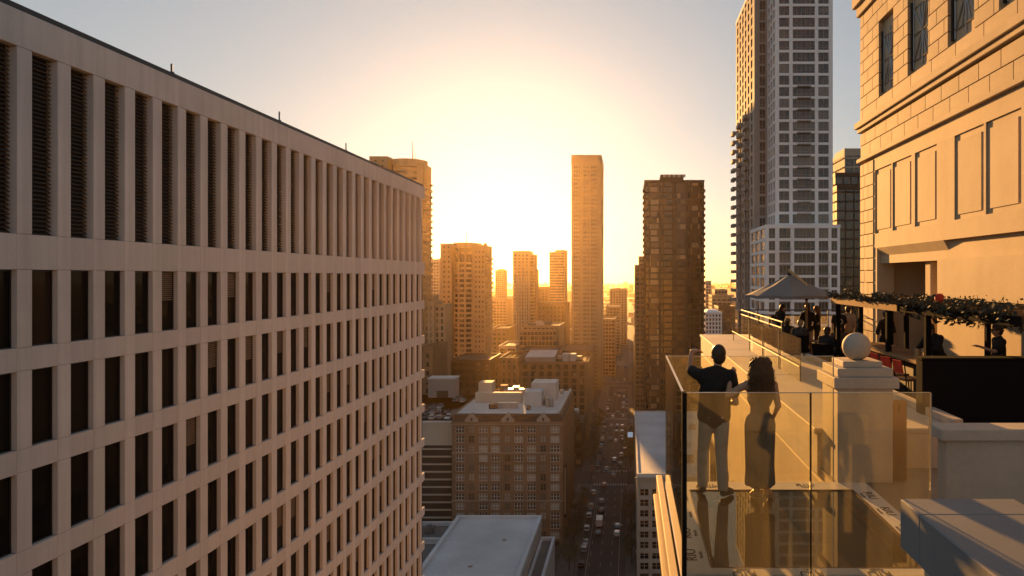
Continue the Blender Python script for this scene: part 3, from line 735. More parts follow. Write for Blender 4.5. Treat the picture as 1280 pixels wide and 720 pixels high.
t = tower('office_block','gridded mid-rise office with a flat terrace roof below the slim towers',PX(649,Y),PX(696,Y),Y,Y+40,PZ(414,Y),'tan_wall',fl=3.4,sp=.8,pier=2.4,pw=.5)
tower('','',PX(652,Y),PX(698,Y),Y+5,Y+42,PZ(409.5,Y),'gold_wall',fl=3.4,parent=t); units(t,PX(652,Y),PX(694,Y),Y+8,Y+38,PZ(409.5,Y),6,33,1.5,5)
tower('shop_block','low pale shed roofed block left of the gridded office',PX(627,Y),PX(648,Y),Y-10,Y+25,PZ(432,Y),'pale_wall',fl=4,pier=5)
tower('brick_block','long brick block below the two slim golden towers',PX(671,590),PX(707,590),590,630,PZ(381,590),'brick',fl=3.6,sp=1.6,pier=3.6,pw=1.8)
tower('brick_block','square brick block between the slim golden towers',PX(668,800),PX(686,800),800,840,PZ(360,800),'brown_wall',fl=3.6,sp=1.6,pier=4,pw=1.8)
tower('brick_block','golden brick block right of the curved condominium base',PX(614,520),PX(634,520),520,560,PZ(412,520),'brick',fl=3.4,sp=1.6,pier=3.6,pw=1.6)
tower('office_block','brown block far behind the condominium edge in the glow',PX(612,800),PX(633,800),800,840,PZ(375,800),'gold_wall',fl=3.4,pier=4)
tower('shop_block','low red roofed block in front of the gridded office',PX(648,415),PX(700,415),418,440,PZ(440,415),'brick',fl=3.6,pier=4)
tower('office_block','golden mid-rise on the avenue just past the tallest slab',PX(752,620),PX(769,620),620,660,PZ(400,620),'gold_wall',fl=3.4,pier=3)
tower('office_block','golden low block on the avenue well past the tallest slab',PX(757,780),PX(775,780),780,830,PZ(384,780),'gold_wall',fl=3.4,pier=4)
tower('brick_block','brown flat block on the avenue between the loft and the tallest slab',PX(700,470),PX(739,470),470,520,PZ(440,470),'brown_wall',fl=3.6,pier=3.6)
for k,(ya,yb,hh,wl_,lb) in enumerate(((716,770,31,'brick','red brick mid-rise at the left kerb past the third crossing'),(858,930,30,'brown_wall','dark mid-rise at the left kerb past the fourth crossing'),(998,1100,34,'tan_wall','tan mid-rise at the left kerb far down the avenue'))): tower('avenue_block',lb,FX-34,FX,ya,yb,hh,wl_,fl=3.6,pier=3.8,pw=1.6)
# right side beyond the trees
tower('office_block','brown block on the right kerb just past the bronze tower',4.,26.,500,560,38,'brown_wall',fl=3.6,pier=4)
tower('office_block','golden low block on the right kerb further past the bronze tower',4.,30.,590,690,30,'brown_wall',fl=3.6,pier=4)
# ------------------------------------------------------------------ wider city: single low blocks, then one mass towards the horizon
rc = random.Random(11)
taken = [(o.location.x,o.location.y) for o in COL.objects if o.parent is None and o.type=='EMPTY']
walls = [('tan_wall','tan'),('brick','red brown brick'),('brown_wall','dark brown'),('pale_wall','pale stone'),('gold_wall','ochre'),('grey_wall','grey')]
for i in range(70):
    for tries in range(20):
        y = rc.uniform(360,1250); x = rc.uniform(-.30*y-60, .17*y+40)
        w,d = rc.uniform(16,38),rc.uniform(18,40)
        if x-w/2 < 5 and x+w/2 > FX-3: continue
        if any(abs(x-a)<w/2+17 and abs(y-b)<d/2+24 for a,b in taken): continue
        if any(a-3 < y+d/2 and b+3 > y-d/2 for a,b in CROSS): continue
        if x > 5 and y < 420: continue
        break
    else: continue
    taken.append((x,y)); k = i%6; h = rc.choice((10,13,16,20,24,30)) + rc.uniform(0,4)
    if y < 520: h = min(h,22)
    wn_,cn = walls[k]
    tall = 'low' if h < 18 else 'mid-rise'
    t = tower('city_block',f'{cn} {tall} block with flat roof among the hazy city blocks',x-w/2,x+w/2,y-d/2,y+d/2,h,wn_,fl=3.6,sp=1.5,pier=4,pw=1.7,group=f'{cn} {tall} blocks in the haze',roof=rc.choice(('roof_dark','roof_white','roof_grey')))
    units(t,x-w/2,x+w/2,y-d/2,y+d/2,h,3,100+i,1.5,5)
far = MB()
for i in range(2600):
    y = 1250*(7.0**rc.random()); x = rc.uniform(-.8*y-100,.65*y+100)
    if -24 < x < 6 and y < 3000: x -= 45
    w,d = rc.uniform(14,40),rc.uniform(14,40); h = rc.uniform(6,17) if rc.random()<.93 else rc.uniform(20,55)
    far.box(x-w/2,x+w/2,y-d/2,y+d/2,0,h)
o = far.build('distant_city','tan_wall'); o['kind']='stuff'; tag(o,'hazy mass of low distant roofs reaching to the horizon','city')
# ------------------------------------------------------------------ hotel: roof terrace, parapet, stone penthouse
ZF = 87.35
mat('limestone',(0.48,0.37,0.24),0.8,0.15,0.9,22,0.1,streak=0.4,rnd=0.35)
mat('plaster',(0.48,0.41,0.33),0.75,0.16,0.8,18,0.15,streak=0.5)
mat('coping_stone',(0.20,0.20,0.205),0.8,0.12,1.2,40,0.04)
mat('terrace_stone',(0.30,0.25,0.19),0.7,0.2,0.8,16,0.1)
mat('frame_panel',(0.82,0.78,0.72),0.35,0.06,1.5,30)
mat('brass',(0.48,0.34,0.18),0.65,0.12,2,20,metal=0.1,spec=0.2)
mat('steel',(0.55,0.52,0.48),0.3,0.1,2,20,metal=0.9)
mat('black',(0.012,0.011,0.011),0.95,0.2,spec=0.03)
mat('ink',(0.05,0.04,0.03),0.6,0.1)
mat('wood',(0.22,0.12,0.055),0.8,0.25,1.2,20,spec=0.1)
mat('pale_wood',(0.30,0.19,0.09),0.85,0.2,1.2,20,spec=0.08)
mat('bronze_panel',(0.16,0.085,0.03),0.35,0.2,2,20,metal=0.4)
mat('red_fabric',(0.55,0.045,0.02),0.7,0.15,3,30)
mat('umbrella_cloth',(0.20,0.195,0.19),0.85,0.1,2,60)
mat('leaf_dry',(0.04,0.038,0.018),0.7,0.4,3,10,rnd=.2)
pane_mat('deck_glass',(0.93,0.92,0.84),0.017)
pane_mat('clear_glass',(0.95,0.94,0.9),0.05,1.28)  # dust film thickened to give the panels a golden sunlit glow
pane_mat('floor_glass',(0.84,0.80,0.68),0.05,2.1)
hb = thing('hotel_building','sunlit stone hotel penthouse and parapet around the roof terrace','building',(20,10,0))
MB().box(2.9,46,-40,24.75,0,ZF-.12).build('wall','limestone',hb)
MB().box(2.6,46,9.0,24.8,ZF-.62,ZF-.13).build('ledge','limestone',hb,bevel=.02)
MB().box(2.75,46,9.0,24.78,ZF-.78,ZF-.625).build('ledge_moulding','limestone',hb)
for i in range(6):
    for z in (82.2,78.5,74.8): MB().box(2.84,2.93,10.2+2.5*i,11.5+2.5*i,z,z+2.1).build('window','office_glass',hb)
fl_ = MB().add([(2.62,-4,ZF),(46,-4,ZF),(46,24.8,ZF),(2.62,24.8,ZF)],[(0,1,2,3)]); fl_ = struct(fl_.build('terrace_floor','terrace_stone'))
MB().box(2.64,46,-4,24.7,ZF-.11,ZF-.006).build('slab_edge','limestone',hb)
# wide parapet: street face, top slab, in three castings
for a,b in ((9.42,14.6),(14.62,19.7),(19.72,24.8)):
    MB().box(2.6,4.6,a,b,ZF-.1,H-2.1-.08).build('parapet','plaster',hb)
    MB().box(2.56,4.64,a,b,H-2.1-.08,H-2.1).build('parapet_top','plaster',hb,bevel=.012)
# inner low kerb of the parapet
MB().box(4.5,4.64,9.45,17.5,H-2.1,H-1.98).build('kerb','plaster',hb,bevel=.01)
# penthouse core
WX = 8.1
MB().box(WX+.16,30,0,23.9,90.44,H+14).build('penthouse_core','limestone',hb)
MB().box(WX+.16,30,22.6,23.9,ZF,90.46).build('corner_pier_core','limestone',hb)
MB().box(WX+.02,12,0,17.95,ZF,90.46).build('pier','limestone',hb)
MB().box(WX+2.6,30,17.9,22.7,ZF,90.46).build('porch_back','dark_wall',hb)
MB().box(WX+.3,WX+.9,18.97,19.34,ZF,90.45).build('porch_column','limestone',hb,bevel=.03)
gw = MB().box(WX+2.45,WX+2.5,19.4,22.3,ZF+.4,90.3,0)
for i in range(7): gw.box(WX+2.38,WX+2.46,19.4+.47*i,19.46+.47*i,ZF+.4,90.3,1)
for i in range(7): gw.box(WX+2.37,WX+2.455,19.4,22.3,ZF+.4+.44*i,ZF+.46+.44*i,1)
gw.build('porch_window',['bronze_glass','black'],hb)
blk = MB().box(0,1,0,1,0,1).mesh('stone_block','limestone')
def course(z0,z1,ya,yb,L,offs,holes=(),joint=.03):
    y = ya - offs
    while y < yb:
        a,b = max(y,ya),min(y+L,yb); y += L
        segs = [(a,b)]
        for (h0,h1,hz0,hz1) in holes:
            if z1 > hz0+.02 and z0 < hz1-.02:
                new = []
                for p,q in segs:
                    if q <= h0 or p >= h1: new.append((p,q))
                    else:
                        if p < h0: new.append((p,h0))
                        if q > h1: new.append((h1,q))
                segs = new
        for p,q in segs:
            if q-p > .08: inst('stone_block',blk,hb,(WX,p+joint/2,z0+joint/2),(.2,q-p-joint,z1-z0-joint))
CH = .41
wins = [(20.9,22.1),(18.46,19.8),(16.0,17.3),(13.6,14.9)]
holes = [(a,b,H+6.0,H+7.96) for a,b in wins]
zc = H+5.42; r = 0
while zc < H+9.0:
    apron = (zc < H+6.0)
    course(zc,min(zc+CH,H+9.1),11.5,23.9,1.35 if apron else .86,.43*(r%2),holes); zc += CH; r += 1
for i in range(2): course(H+4.14+i*.42,H+4.56+i*.42,11.5,23.9,.95,.47*i)
for i in range(5): course(H+10.1+i*CH,H+10.1+(i+1)*CH,18.5,23.9,.86,.43*(i%2))
for i in range(16): 
    z = ZF+i*CH
    if z+CH > H+4.0: break
    course(z,z+CH,22.62,23.9,(.8,.48)[i%2],0)
    # the return of the quoins faces the camera side of the pier
for nm,z0,z1,out in (('string_course',H+5.03,H+5.18,.08),('string_course',H+5.18,H+5.40,.16),('cornice',H+9.12,H+9.45,.10),('cornice',H+9.45,H+10.05,.22),('moulding',H+3.98,H+4.12,.10)):
    MB().box(WX-out,WX+.3,0,23.9+out,z0,z1).build(nm,'limestone',hb,bevel=.015)
for a,b in wins:
    w = MB().box(WX+.26,WX+.3,a,b,H+6.0,H+7.96).build('window','office_glass',hb)
    g_ = MB(); c = (a+b)/2; zz0,zz1 = H+6.1,H+7.86; zm = (zz0+zz1)/2; hw = (b-a)/2
    def bar(y0,z0,y1,z1,r=.022): g_.tube([(WX+.14,y0,z0),(WX+.14,y1,z1)],r,4)
    for yy in (a+.1,c,b-.1): bar(yy,H+6.0,yy,H+7.96)
    for zz in (zz0+.12,zm,zz1-.12): bar(a,zz,b,zz)
    for s in (-1,1):
        bar(a+.1,zm+s*(zz1-zm-.12),b-.1,zm-s*(zz1-zm-.12)); bar(c-.22,zm+s*.75,c+.22,zm-s*.75)
    g_.build('grille','metal_grey',w)
    [MB().box(WX+.08,WX+.27,q0,q1,H+6.0,H+7.96).build('frame','dark_metal',w) for q0,q1 in ((a-.002,a+.06),(b-.06,b+.002))]
# panel field over the porch: frame members and three stepped panels
PY = [(21.1,22.5),(19.6,21.0),(17.98,19.36),(15.6,17.0),(14.1,15.5)]
z0,z1 = H+1.42,H+3.52
MB().box(WX+.02,WX+.2,0,22.62,z1,H+3.98).build('panel_rail','limestone',hb)
MB().box(WX+.02,WX+.2,0,22.62,H+.95,z0).build('panel_rail','limestone',hb)
ys = sorted([v for p in PY for v in p]); ys = [12.0]+ys+[22.62]
for i in range(0,len(ys),2): MB().box(WX+.021,WX+.2,ys[i],ys[i+1],z0,z1).build('panel_stile','limestone',hb)
for a,b in PY:
    pn = MB().box(WX+.062,WX+.18,a-.01,b+.01,z0-.01,z1+.01).build('panel','limestone',hb,bevel=.01)
    MB().box(WX+.040,WX+.11,a+.14,b-.14,z0+.12,z1-.16).build('inner_panel','limestone',pn,bevel=.006)
# battered fascia above the porch opening
MB().add([(WX+.02,17.6,H+.95),(WX+.02,22.4,H+.95),(WX+.30,22.4,H+.44),(WX+.30,17.6,H+.44),(WX+.7,17.6,H+.95),(WX+.7,22.4,H+.95),(WX+.7,22.4,H+.44),(WX+.7,17.6,H+.44)],
    [(0,1,2,3),(3,2,6,7),(0,3,7,4),(1,5,6,2)]).build('fascia','limestone',hb)
MB().box(WX+.03,WX+.6,22.35,22.62,ZF,H+.96).build('jamb','limestone',hb)

# ------------------------------------------------------------------ stone pedestal with ball
pd = thing('stone_pedestal','stone pedestal with stepped cap and a pale ball on top','pedestal',(3.03,9.05,ZF))
MB().box(2.67,3.38,8.72,9.42,ZF,H-1.43).build('shaft','plaster',pd,bevel=.01)
for i,(o,za,zb) in enumerate(((.06,H-1.43,H-1.29),(.0,H-1.29,H-1.18),(-.1,H-1.18,H-1.10))):
    MB().box(2.67-o,3.38+o,8.72-o,9.42+o,za,zb).build('cap_tier','plaster',pd,bevel=.008)
R = .185
MB().lathe([(R*sin(pi*i/20)+.002,-R*cos(pi*i/20)) for i in range(21)],(3.02,9.05,H-1.10+R-.012),32).build('ball','plaster',pd,smooth=True)
gt = thing('bronze_gate','narrow bronze gate leaf with two hinge plates beside the stone pedestal','gate',(3.48,8.8,ZF))
MB().box(3.40,3.58,8.78,8.84,ZF+.02,H-1.6).build('leaf','bronze_panel',gt,bevel=.005)
for z in (ZF+.2,ZF+.9): MB().box(3.48,3.53,8.765,8.785,z,z+.1).build('hinge','bronze_panel',gt)
# side wall beyond the near glass
sw = thing('stone_post','short tan stone wall end with a flat cap beside the near glass','wall',(3.3,6.9,ZF))
MB().box(3.22,5.6,6.92,7.12,ZF,H-1.66).build('shaft','plaster',sw,bevel=.01); MB().box(3.15,5.66,6.86,7.18,H-1.66,H-1.54).build('cap','plaster',sw,bevel=.01)
# coping by the camera
cp = thing('coping_wall','grey stone coping on a low wall at the near terrace edge','wall',(2.2,3,ZF))
MB().box(1.95,2.45,-1.0,4.5,ZF-.3,H-1.83).build('wall','plaster',cp)
yy = 4.6
for L in (.31,.9,.9,.9,.9,.9):
    MB().box(1.83,2.6,yy-L+.004,yy,H-1.83,H-1.5).build('coping_block','coping_stone',cp,bevel=.008); yy -= L

# ------------------------------------------------------------------ glass viewing box over the street
gb = thing('glass_viewing_box','glass walled viewing box with lettered floor border hanging over the street','viewing deck',(1.7,7.4,ZF))
X0,X1,YA,YB = .46,3.02,6.0,8.75
IX0,IX1,IY0,IY1 = .745,2.76,6.17,8.42
for q in ((X0,X1,YA-.06,IY0),(X0,X1,IY1,YB),(X0,IX0,IY0,IY1),(IX1,X1,IY0,IY1)): MB().box(*q,ZF-.05,ZF+.012).build('floor_border','frame_panel',gb)
MB().box(IX0,IX1,IY0,IY1,ZF-.04,ZF+.002).build('floor_pane','floor_glass',gb)
tr = MB()
for q in ((IX0-.012,IX0+.006,IY0,IY1),(IX1-.006,IX1+.012,IY0,IY1),(IX0,IX1,IY0-.012,IY0+.006),(IX0,IX1,IY1-.006,IY1+.012)): tr.box(*q,ZF-.06,ZF+.014)
tr.build('floor_trim','bronze_panel',gb)
for x in (.40,): MB().box(x-.03,x+.055,5.9,9.45,ZF-.34,ZF-.10).build('edge_beam','brass',gb,bevel=.01); MB().box(x-.07,x+.02,5.9,9.45,ZF-.44,ZF-.36).build('edge_beam','brass',gb,bevel=.01)
MB().box(.5,2.7,YA+.0,YA+.1,ZF-.42,ZF-.07).build('cross_beam','brass',gb,bevel=.01); MB().box(.5,2.9,YB-.1,YB,ZF-.42,ZF-.07).build('cross_beam','brass',gb,bevel=.01)
MB().box(1.70,1.80,YA+.1,YB-.1,ZF-.42,ZF-.10).build('joist','brass',gb)
ZG = H-1.025
MB().box(.462,.480,YA+.035,YB-.002,ZF-.3,ZG).build('side_pane','deck_glass',gb)
MB().box(.505,1.590,YA-.012,YA+.008,ZF-.3,ZG).build('near_pane','deck_glass',gb); MB().box(1.603,2.650,YA-.012,YA+.008,ZF-.3,ZG).build('near_pane','deck_glass',gb)
MB().box(.482,1.55,YB,YB+.018,ZF-.3,ZG).build('far_pane','deck_glass',gb); MB().box(1.556,2.62,YB,YB+.018,ZF-.3,ZG).build('far_pane','deck_glass',gb)
MB().box(.462,.503,YA-.014,YA+.03,ZF-.4,ZG+.002).build('corner_post','black',gb)
MB().box(1.5905,1.6025,YA-.012,YA+.008,ZF-.3,ZG).build('joint_strip','black',gb)
MB().box(.461,.481,YA+.03,YB,ZG+.001,ZG+.012).build('edge_cap','steel',gb)
for q in ((.503,2.65,YA-.010,YA+.006),(.482,2.62,YB+.001,YB+.017)): MB().box(*q,ZG+.001,ZG+.006).build('edge_cap','steel',gb)
for x,y in ((2.652,YA-.002),(2.622,YB+.009)): MB().box(x,x+.008,y-.01,y+.01,ZF-.1,ZG).build('edge_strip','steel',gb)
# lettering on the border, readable from inside
def text_mesh(body,size):
    cu = bpy.data.curves.new('lettering','FONT'); cu.body = body; cu.size = size; cu.align_x = 'CENTER'; cu.extrude = .0015
    o = bpy.data.objects.new('lettering',cu); COL.objects.link(o); bpy.context.view_layer.update()
    me = bpy.data.meshes.new_from_object(o.evaluated_get(bpy.context.evaluated_depsgraph_get())); me.materials.clear(); me.materials.append(MATS['ink'])
    bpy.data.objects.remove(o); return me
t_big = text_mesh('RIU',.15); t_small = text_mesh('PLAZA',.045)
def mark(x,y,rz,s=1.0):
    a = inst('lettering',t_big,gb,(x,y,ZF+.0142),(s*1.25,s,1),rz)
    d = Vector((0,-.065*s,0)); d.rotate(Matrix.Rotation(rz,3,'Z')); inst('lettering',t_small,gb,(x+d.x,y+d.y,ZF+.0142),(s*1.25,s,1),rz)
for x in (1.02,1.62,2.22): mark(x,IY1+.15,0,.85); mark(x,IY0-.085,pi,.75)
for y in (6.45,7.0,7.55,8.1): mark(.63,y,pi/2,.95); mark(2.86,y+.1,-pi/2,.95)

# ------------------------------------------------------------------ balustrades on the parapet and terrace rim
bl = thing('glass_balustrade','low frameless glass balustrade with a bright handrail on the wide parapet','railing',(3.45,16.5,H-2.1))
for i in range(3): MB().box(3.44,3.455,13.7+1.9*i,15.58+1.9*i,H-2.10,H-1.24).build('glass_panel','clear_glass',bl)
MB().tube([(3.40,13.6,H-1.80),(3.40,22.5,H-1.80)],.016,8).build('handrail','brass',bl)
for y in (13.65,15.6,17.5,19.4,22.4): MB().box(3.41,3.43,y-.012,y+.012,H-2.1,H-1.24 if y>14 else H-1.78).build('post','dark_metal',bl)
bl = thing('glass_balustrade','tall glass balustrade with double brass rails near the far parapet corner','railing',(4.1,21.4,H-2.1))
for h_ in (1.20,1.36): MB().tube([(4.05,18.0,H-h_),(4.05,24.6,H-h_)],.02,8).build('handrail','brass',bl)
for i in range(4): MB().box(4.045,4.058,18.05+1.65*i,19.66+1.65*i,H-2.1,H-1.40).build('glass_panel','clear_glass',bl); MB().box(4.02,4.08,18.0+1.65*i,18.04+1.65*i,H-2.1,H-1.2).build('post','dark_metal',bl)
bl = thing('rear_balustrade','dark double rail along the far rim of the terrace','railing',(10,24.6,ZF))
for h_ in (1.20,1.38): MB().tube([(4.1,24.6,H-h_),(8.0,24.6,H-h_)],.022,8).build('handrail','dark_metal',bl)
for i in range(5): MB().box(4.6+.85*i,4.64+.85*i,24.58,24.62,ZF,H-1.2).build('post','dark_metal',bl)
for i in range(4): MB().box(4.66+.85*i,5.42+.85*i,24.595,24.607,ZF+.1,H-1.42).build('glass_panel','clear_glass',bl)
MB().box(4.65,8.05,24.3,24.8,ZF,ZF+.25).build('kerb','plaster',bl)

# ------------------------------------------------------------------ parasol
um = thing('parasol','grey square parasol with a wooden pole shading guests at the terrace rim','parasol',(5.18,22.0,ZF))
ax,ay,az,hw = 5.18,22.0,H+.08,1.40
rim = []
for i in range(8):
    a = 2*pi*(i+.5)/8 + .2; rim.append((ax+hw*1.02*cos(a),ay+hw*1.02*sin(a),H-.60))
c = MB(); vs=[(ax,ay,az)]; fs=[]
for i in range(8):
    p,q = Vector(rim[i]),Vector(rim[(i+1)%8]); apex = Vector((ax,ay,az)); k = len(vs)
    m1 = (apex+p)/2+Vector((0,0,-.02)); m2=(apex+q)/2+Vector((0,0,-.02)); mm=(p+q)/2+Vector((0,0,.03)); mc=(m1+m2)/2+Vector((0,0,-.03))
    vs += [p,q,m1,m2,mm,mc]; fs += [(0,k+2,k+5,k+3),(k+2,k,k+4,k+5),(k+3,k+5,k+4,k+1)]
    vs += [p+Vector((0,0,-.09)),q+Vector((0,0,-.09)),mm+Vector((0,0,-.09))]; fs += [(k,k+6,k+8,k+4),(k+4,k+8,k+7,k+1)]
c.add(vs,fs); c.build('canopy','umbrella_cloth',um)
for i in range(8): MB().tube([(ax,ay,az-.05),(rim[i][0],rim[i][1],rim[i][2]-.03)],.012,5).build('rib','dark_metal',um)
MB().tube([(5.62,21.6,ZF+.05),(5.62,21.6,H-.75)],.04,10).build('pole','pale_wood',um); MB().tube([(5.62,21.6,H-.75),(5.62,21.6,H-.36)],.05,10).build('collar','black',um)
MB().box(-.05,.05,0,.72,-.02,.02)
ar = MB().tube([(5.64,21.5,H-.30),(5.12,21.9,H+.22)],.05,6).build('arm','brass',um)
MB().lathe([(.07,0),(.06,.1),(.02,.16)],(ax,ay,az-.03),10).build('finial','dark_metal',um)
MB().box(5.27,5.97,21.25,21.95,ZF,ZF+.12).build('base','dark_metal',um,bevel=.02)

# ------------------------------------------------------------------ bar with leafy canopy
br = thing('terrace_bar','outdoor bar under a flat leafy pergola on black posts','bar',(6.8,15,ZF))
MB().box(5.5,6.15,12.75,16.5,H-1.65,H-1.59).build('counter','wood',br,bevel=.01)
MB().box(5.72,5.78,12.8,16.4,ZF,H-1.65).build('front_panel','dark_wall',br)
MB().box(5.44,5.49,12.75,16.5,H-1.66,H-1.60).build('counter_edge','pale_wood',br)
cb = MB().box(4.46,7.6,10.35,10.6,ZF,H-1.27).build('cabinet','black',br,bevel=.015)
MB().box(4.44,7.62,10.33,10.62,H-1.268,H-1.235).build('cabinet_top','black',br)
for x,y in ((5.52,16.25),(5.52,14.5),(5.52,12.6),(5.52,18.0),(7.0,19.0-.8),(7.0,17.2),(7.9,15),(7.9,12.4)): MB().box(x-.05,x+.05,y-.05,y+.05,ZF,H-.72).build('post','black',br)
MB().box(5.40,5.52,13.75,18.25,H-.70,H-.54).build('beam','pale_wood',br); MB().box(5.42,5.54,9.6,13.74,H-.70,H-.56).build('beam','black',br)
MB().box(5.52,8.0,18.12,18.24,H-.69,H-.55).build('beam','wood',br); MB().box(7.9,8.0,9.6,18.12,H-.69,H-.55).build('beam','black',br)
for i in range(14): MB().box(5.53,7.89,9.9+.6*i,9.96+.6*i,H-.66,H-.58).build('slat','wood',br)
lf = MB(); rl = random.Random(5)
for i in range(5200):
    y = rl.uniform(9.6,18.35); x = rl.uniform(5.36,8.0) if rl.random()<.6 else rl.uniform(5.33,5.75)
    top = .10+.07*math.sin(y*3.1)+.05*math.sin(y*7.3+x*2)
    z = H-.60+rl.uniform(-.12,top) if x>5.55 else H-.52+rl.uniform(-.02,top)
    if y < 13.6: z -= rl.uniform(0,.12)
    s = rl.uniform(.03,.07); a = Vector((rl.uniform(-1,1),rl.uniform(-1,1),rl.uniform(-1,1))).normalized(); b = a.orthogonal().normalized(); p = Vector((x,y,z))
    lf.add([p-a*s,p+b*s*.5,p+a*s,p-b*s*.5],[(0,1,2,3)])
lf.build('foliage','leaf_dry',br,kind='stuff')
MB().lathe([(.05,0),(.08,.03),(.085,.08),(.08,.13),(.05,.16)],(6.28,13.8,H-.50),14).build('red_lantern','red_fabric',br)
def cup(x,y,z,label):
    o = MB().lathe([(.035,0),(.045,.02),(.042,.12),(.05,.14)],(x,y,z),12).build('brass_cup','brass'); o.location=(0,0,0); tag(o,label,'cup','brass cups on the bar')
for i,(x,y) in enumerate(((5.75,13.6),(5.85,13.3),(5.7,13.1),(5.95,13.75))): cup(x,y,H-1.589,'small brass cup standing on the wooden bar counter')
sg = thing('bar_stool','black framed bar stool with red back and wooden seat at the terrace bar','stool',(0,0,0),'bar stools along the counter')
MB().box(-.19,.19,-.19,.19,.72,.77).build('seat','wood',sg,bevel=.02)
for sx in (-1,1):
    for sy in (-1,1): MB().tube([(sx*.16,sy*.16,.72),(sx*.2,sy*.2,0)],.014,6).build('leg','black',sg)
for sy in (-1,1): MB().tube([(-.17,sy*.17,.76),(-.22,sy*.18,1.12)],.014,6).build('back_post','black',sg)
MB().add([(-.19,-.13,.86),(-.19,.13,.86),(-.235,.13,1.10),(-.235,-.13,1.10),(-.215,-.13,.86),(-.215,.13,.86),(-.26,.13,1.10),(-.26,-.13,1.10)],[(0,1,2,3),(7,6,5,4),(0,3,7,4),(1,5,6,2),(3,2,6,7),(0,4,5,1)]).build('backrest','red_fabric',sg)
MB().tube([(-.19,-.19,.25),(.19,-.19,.25),(.19,.19,.25),(-.19,.19,.25),(-.19,-.19,.25)],.01,6).build('foot_ring','black',sg)
for i,(x,y) in enumerate(((5.2,14.45),(5.2,13.88),(5.2,13.3),(5.22,12.72))):
    o = sg if i==0 else copy_tree(sg); o.location = (x,y,ZF); o.rotation_euler = (0,0,random.uniform(-.1,.1)+.3)
    o['label'] = ('fourth','third','second','first')[i]+' red backed bar stool counted from the black cabinet'
# tables and chairs for the guests
def table(x,y,label):
    t = thing('terrace_table',label,'table',(x,y,ZF),'terrace tables')
    MB().lathe([(.36,.70),(.37,.715),(.36,.73)],(x,y,ZF),24).build('top','wood',t); MB().lathe([(.03,.03),(.03,.70)],(x,y,ZF),10).build('stem','black',t); MB().lathe([(.22,0),(.2,.03),(.05,.04)],(x,y,ZF),16).build('foot','black',t)
table(5.75,20.4,'round wooden table between the seated guests under the parasol'); table(5.7,18.6,'round wooden table beside the guest in the dark shirt near the bar'); table(5.35,22.9,'round wooden table by the guest in the white shirt')
ch = thing('terrace_chair','dark wicker armchair at the terrace tables','chair',(0,0,0),'wicker terrace armchairs')
MB().box(-.28,.28,-.27,.27,.36,.44).build('seat','black',ch,bevel=.02)
MB().add([(-.28,-.27,.44),(.28,-.27,.44),(.28,-.36,.88),(-.28,-.36,.88),(-.28,-.21,.44),(.28,-.21,.44),(.28,-.30,.88),(-.28,-.30,.88)],[(0,3,2,1),(4,5,6,7),(0,4,7,3),(1,2,6,5),(3,7,6,2),(0,1,5,4)]).build('backrest','black',ch)
for sx in (-1,1):
    MB().tube([(sx*.29,-.25,.64),(sx*.29,.22,.62),(sx*.29,.25,0)],.018,6).build('arm','black',ch)
    MB().tube([(sx*.27,-.25,.36),(sx*.28,-.28,0)],.018,6).build('leg','black',ch)
CHAIRS = [(4.95,23.45,.2),(5.1,21.95,-.5),(5.2,20.75,-.3),(5.95,19.3,3.0),(5.3,18.2,-.8),(6.3,20.6,1.6),(6.2,18.3,1.3)]
for i,(x,y,rz) in enumerate(CHAIRS):
    o = ch if i==0 else copy_tree(ch); o.location = (x,y,ZF); o.rotation_euler=(0,0,rz)
    o['label'] = 'dark wicker armchair '+('under the guest in the white shirt','under the guest in the pale cap','under the guest in the spotted shirt','under the guest in the brown top','under the guest in the black top by the parapet','standing empty at the table under the parasol','standing empty at the table near the bar')[i]
# ------------------------------------------------------------------ people
mat('skin',(0.42,0.24,0.15),0.55,0.10,6,40); mat('skin_dark',(0.24,0.13,0.08),0.55,0.10,6,40)
mat('black_cloth',(0.014,0.013,0.013),0.9,0.3,7,60,0.3); mat('grey_cloth',(0.42,0.40,0.38),0.9,0.2,7,60,0.3)
mat('dress_cloth',(0.13,0.10,0.075),0.85,0.2,6,60,0.3); mat('white_cloth',(0.55,0.53,0.5),0.9,0.1,7,60,0.3)
mat('navy_cloth',(0.03,0.032,0.045),0.9,0.3,7,60,0.3); mat('tan_cloth',(0.33,0.24,0.15),0.9,0.2,7,60,0.3)
mat('brown_cloth',(0.10,0.06,0.04),0.9,0.2,7,60,0.3); mat('shoe_dark',(0.03,0.022,0.018),0.6,0.2); mat('shoe_tan',(0.38,0.23,0.12),0.5,0.2)
mat('hair_dark',(0.035,0.02,0.012),0.5,0.3,20,90); mat('hair_brown',(0.15,0.075,0.03),0.5,0.35,20,90); mat('hair_light',(0.30,0.20,0.10),0.5,0.3,20,90)
mat('eye',(0.02,0.015,0.012),0.3,0.1); mat('lip',(0.32,0.12,0.09),0.5,0.1)
# spotted shirt
m_,n_,l_,p_ = new_mat('spotted_cloth'); vo = n_.new('ShaderNodeTexVoronoi'); vo.inputs['Scale'].default_value = 16
rp = n_.new('ShaderNodeValToRGB'); rp.color_ramp.elements[0].position=.16; rp.color_ramp.elements[0].color=(.5,.45,.4,1); rp.color_ramp.elements[1].position=.24; rp.color_ramp.elements[1].color=(.02,.02,.02,1)
l_.new(vo.outputs['Distance'],rp.inputs[0]); l_.new(rp.outputs[0],p_.inputs['Base Color']); p_.inputs['Roughness'].default_value=.9

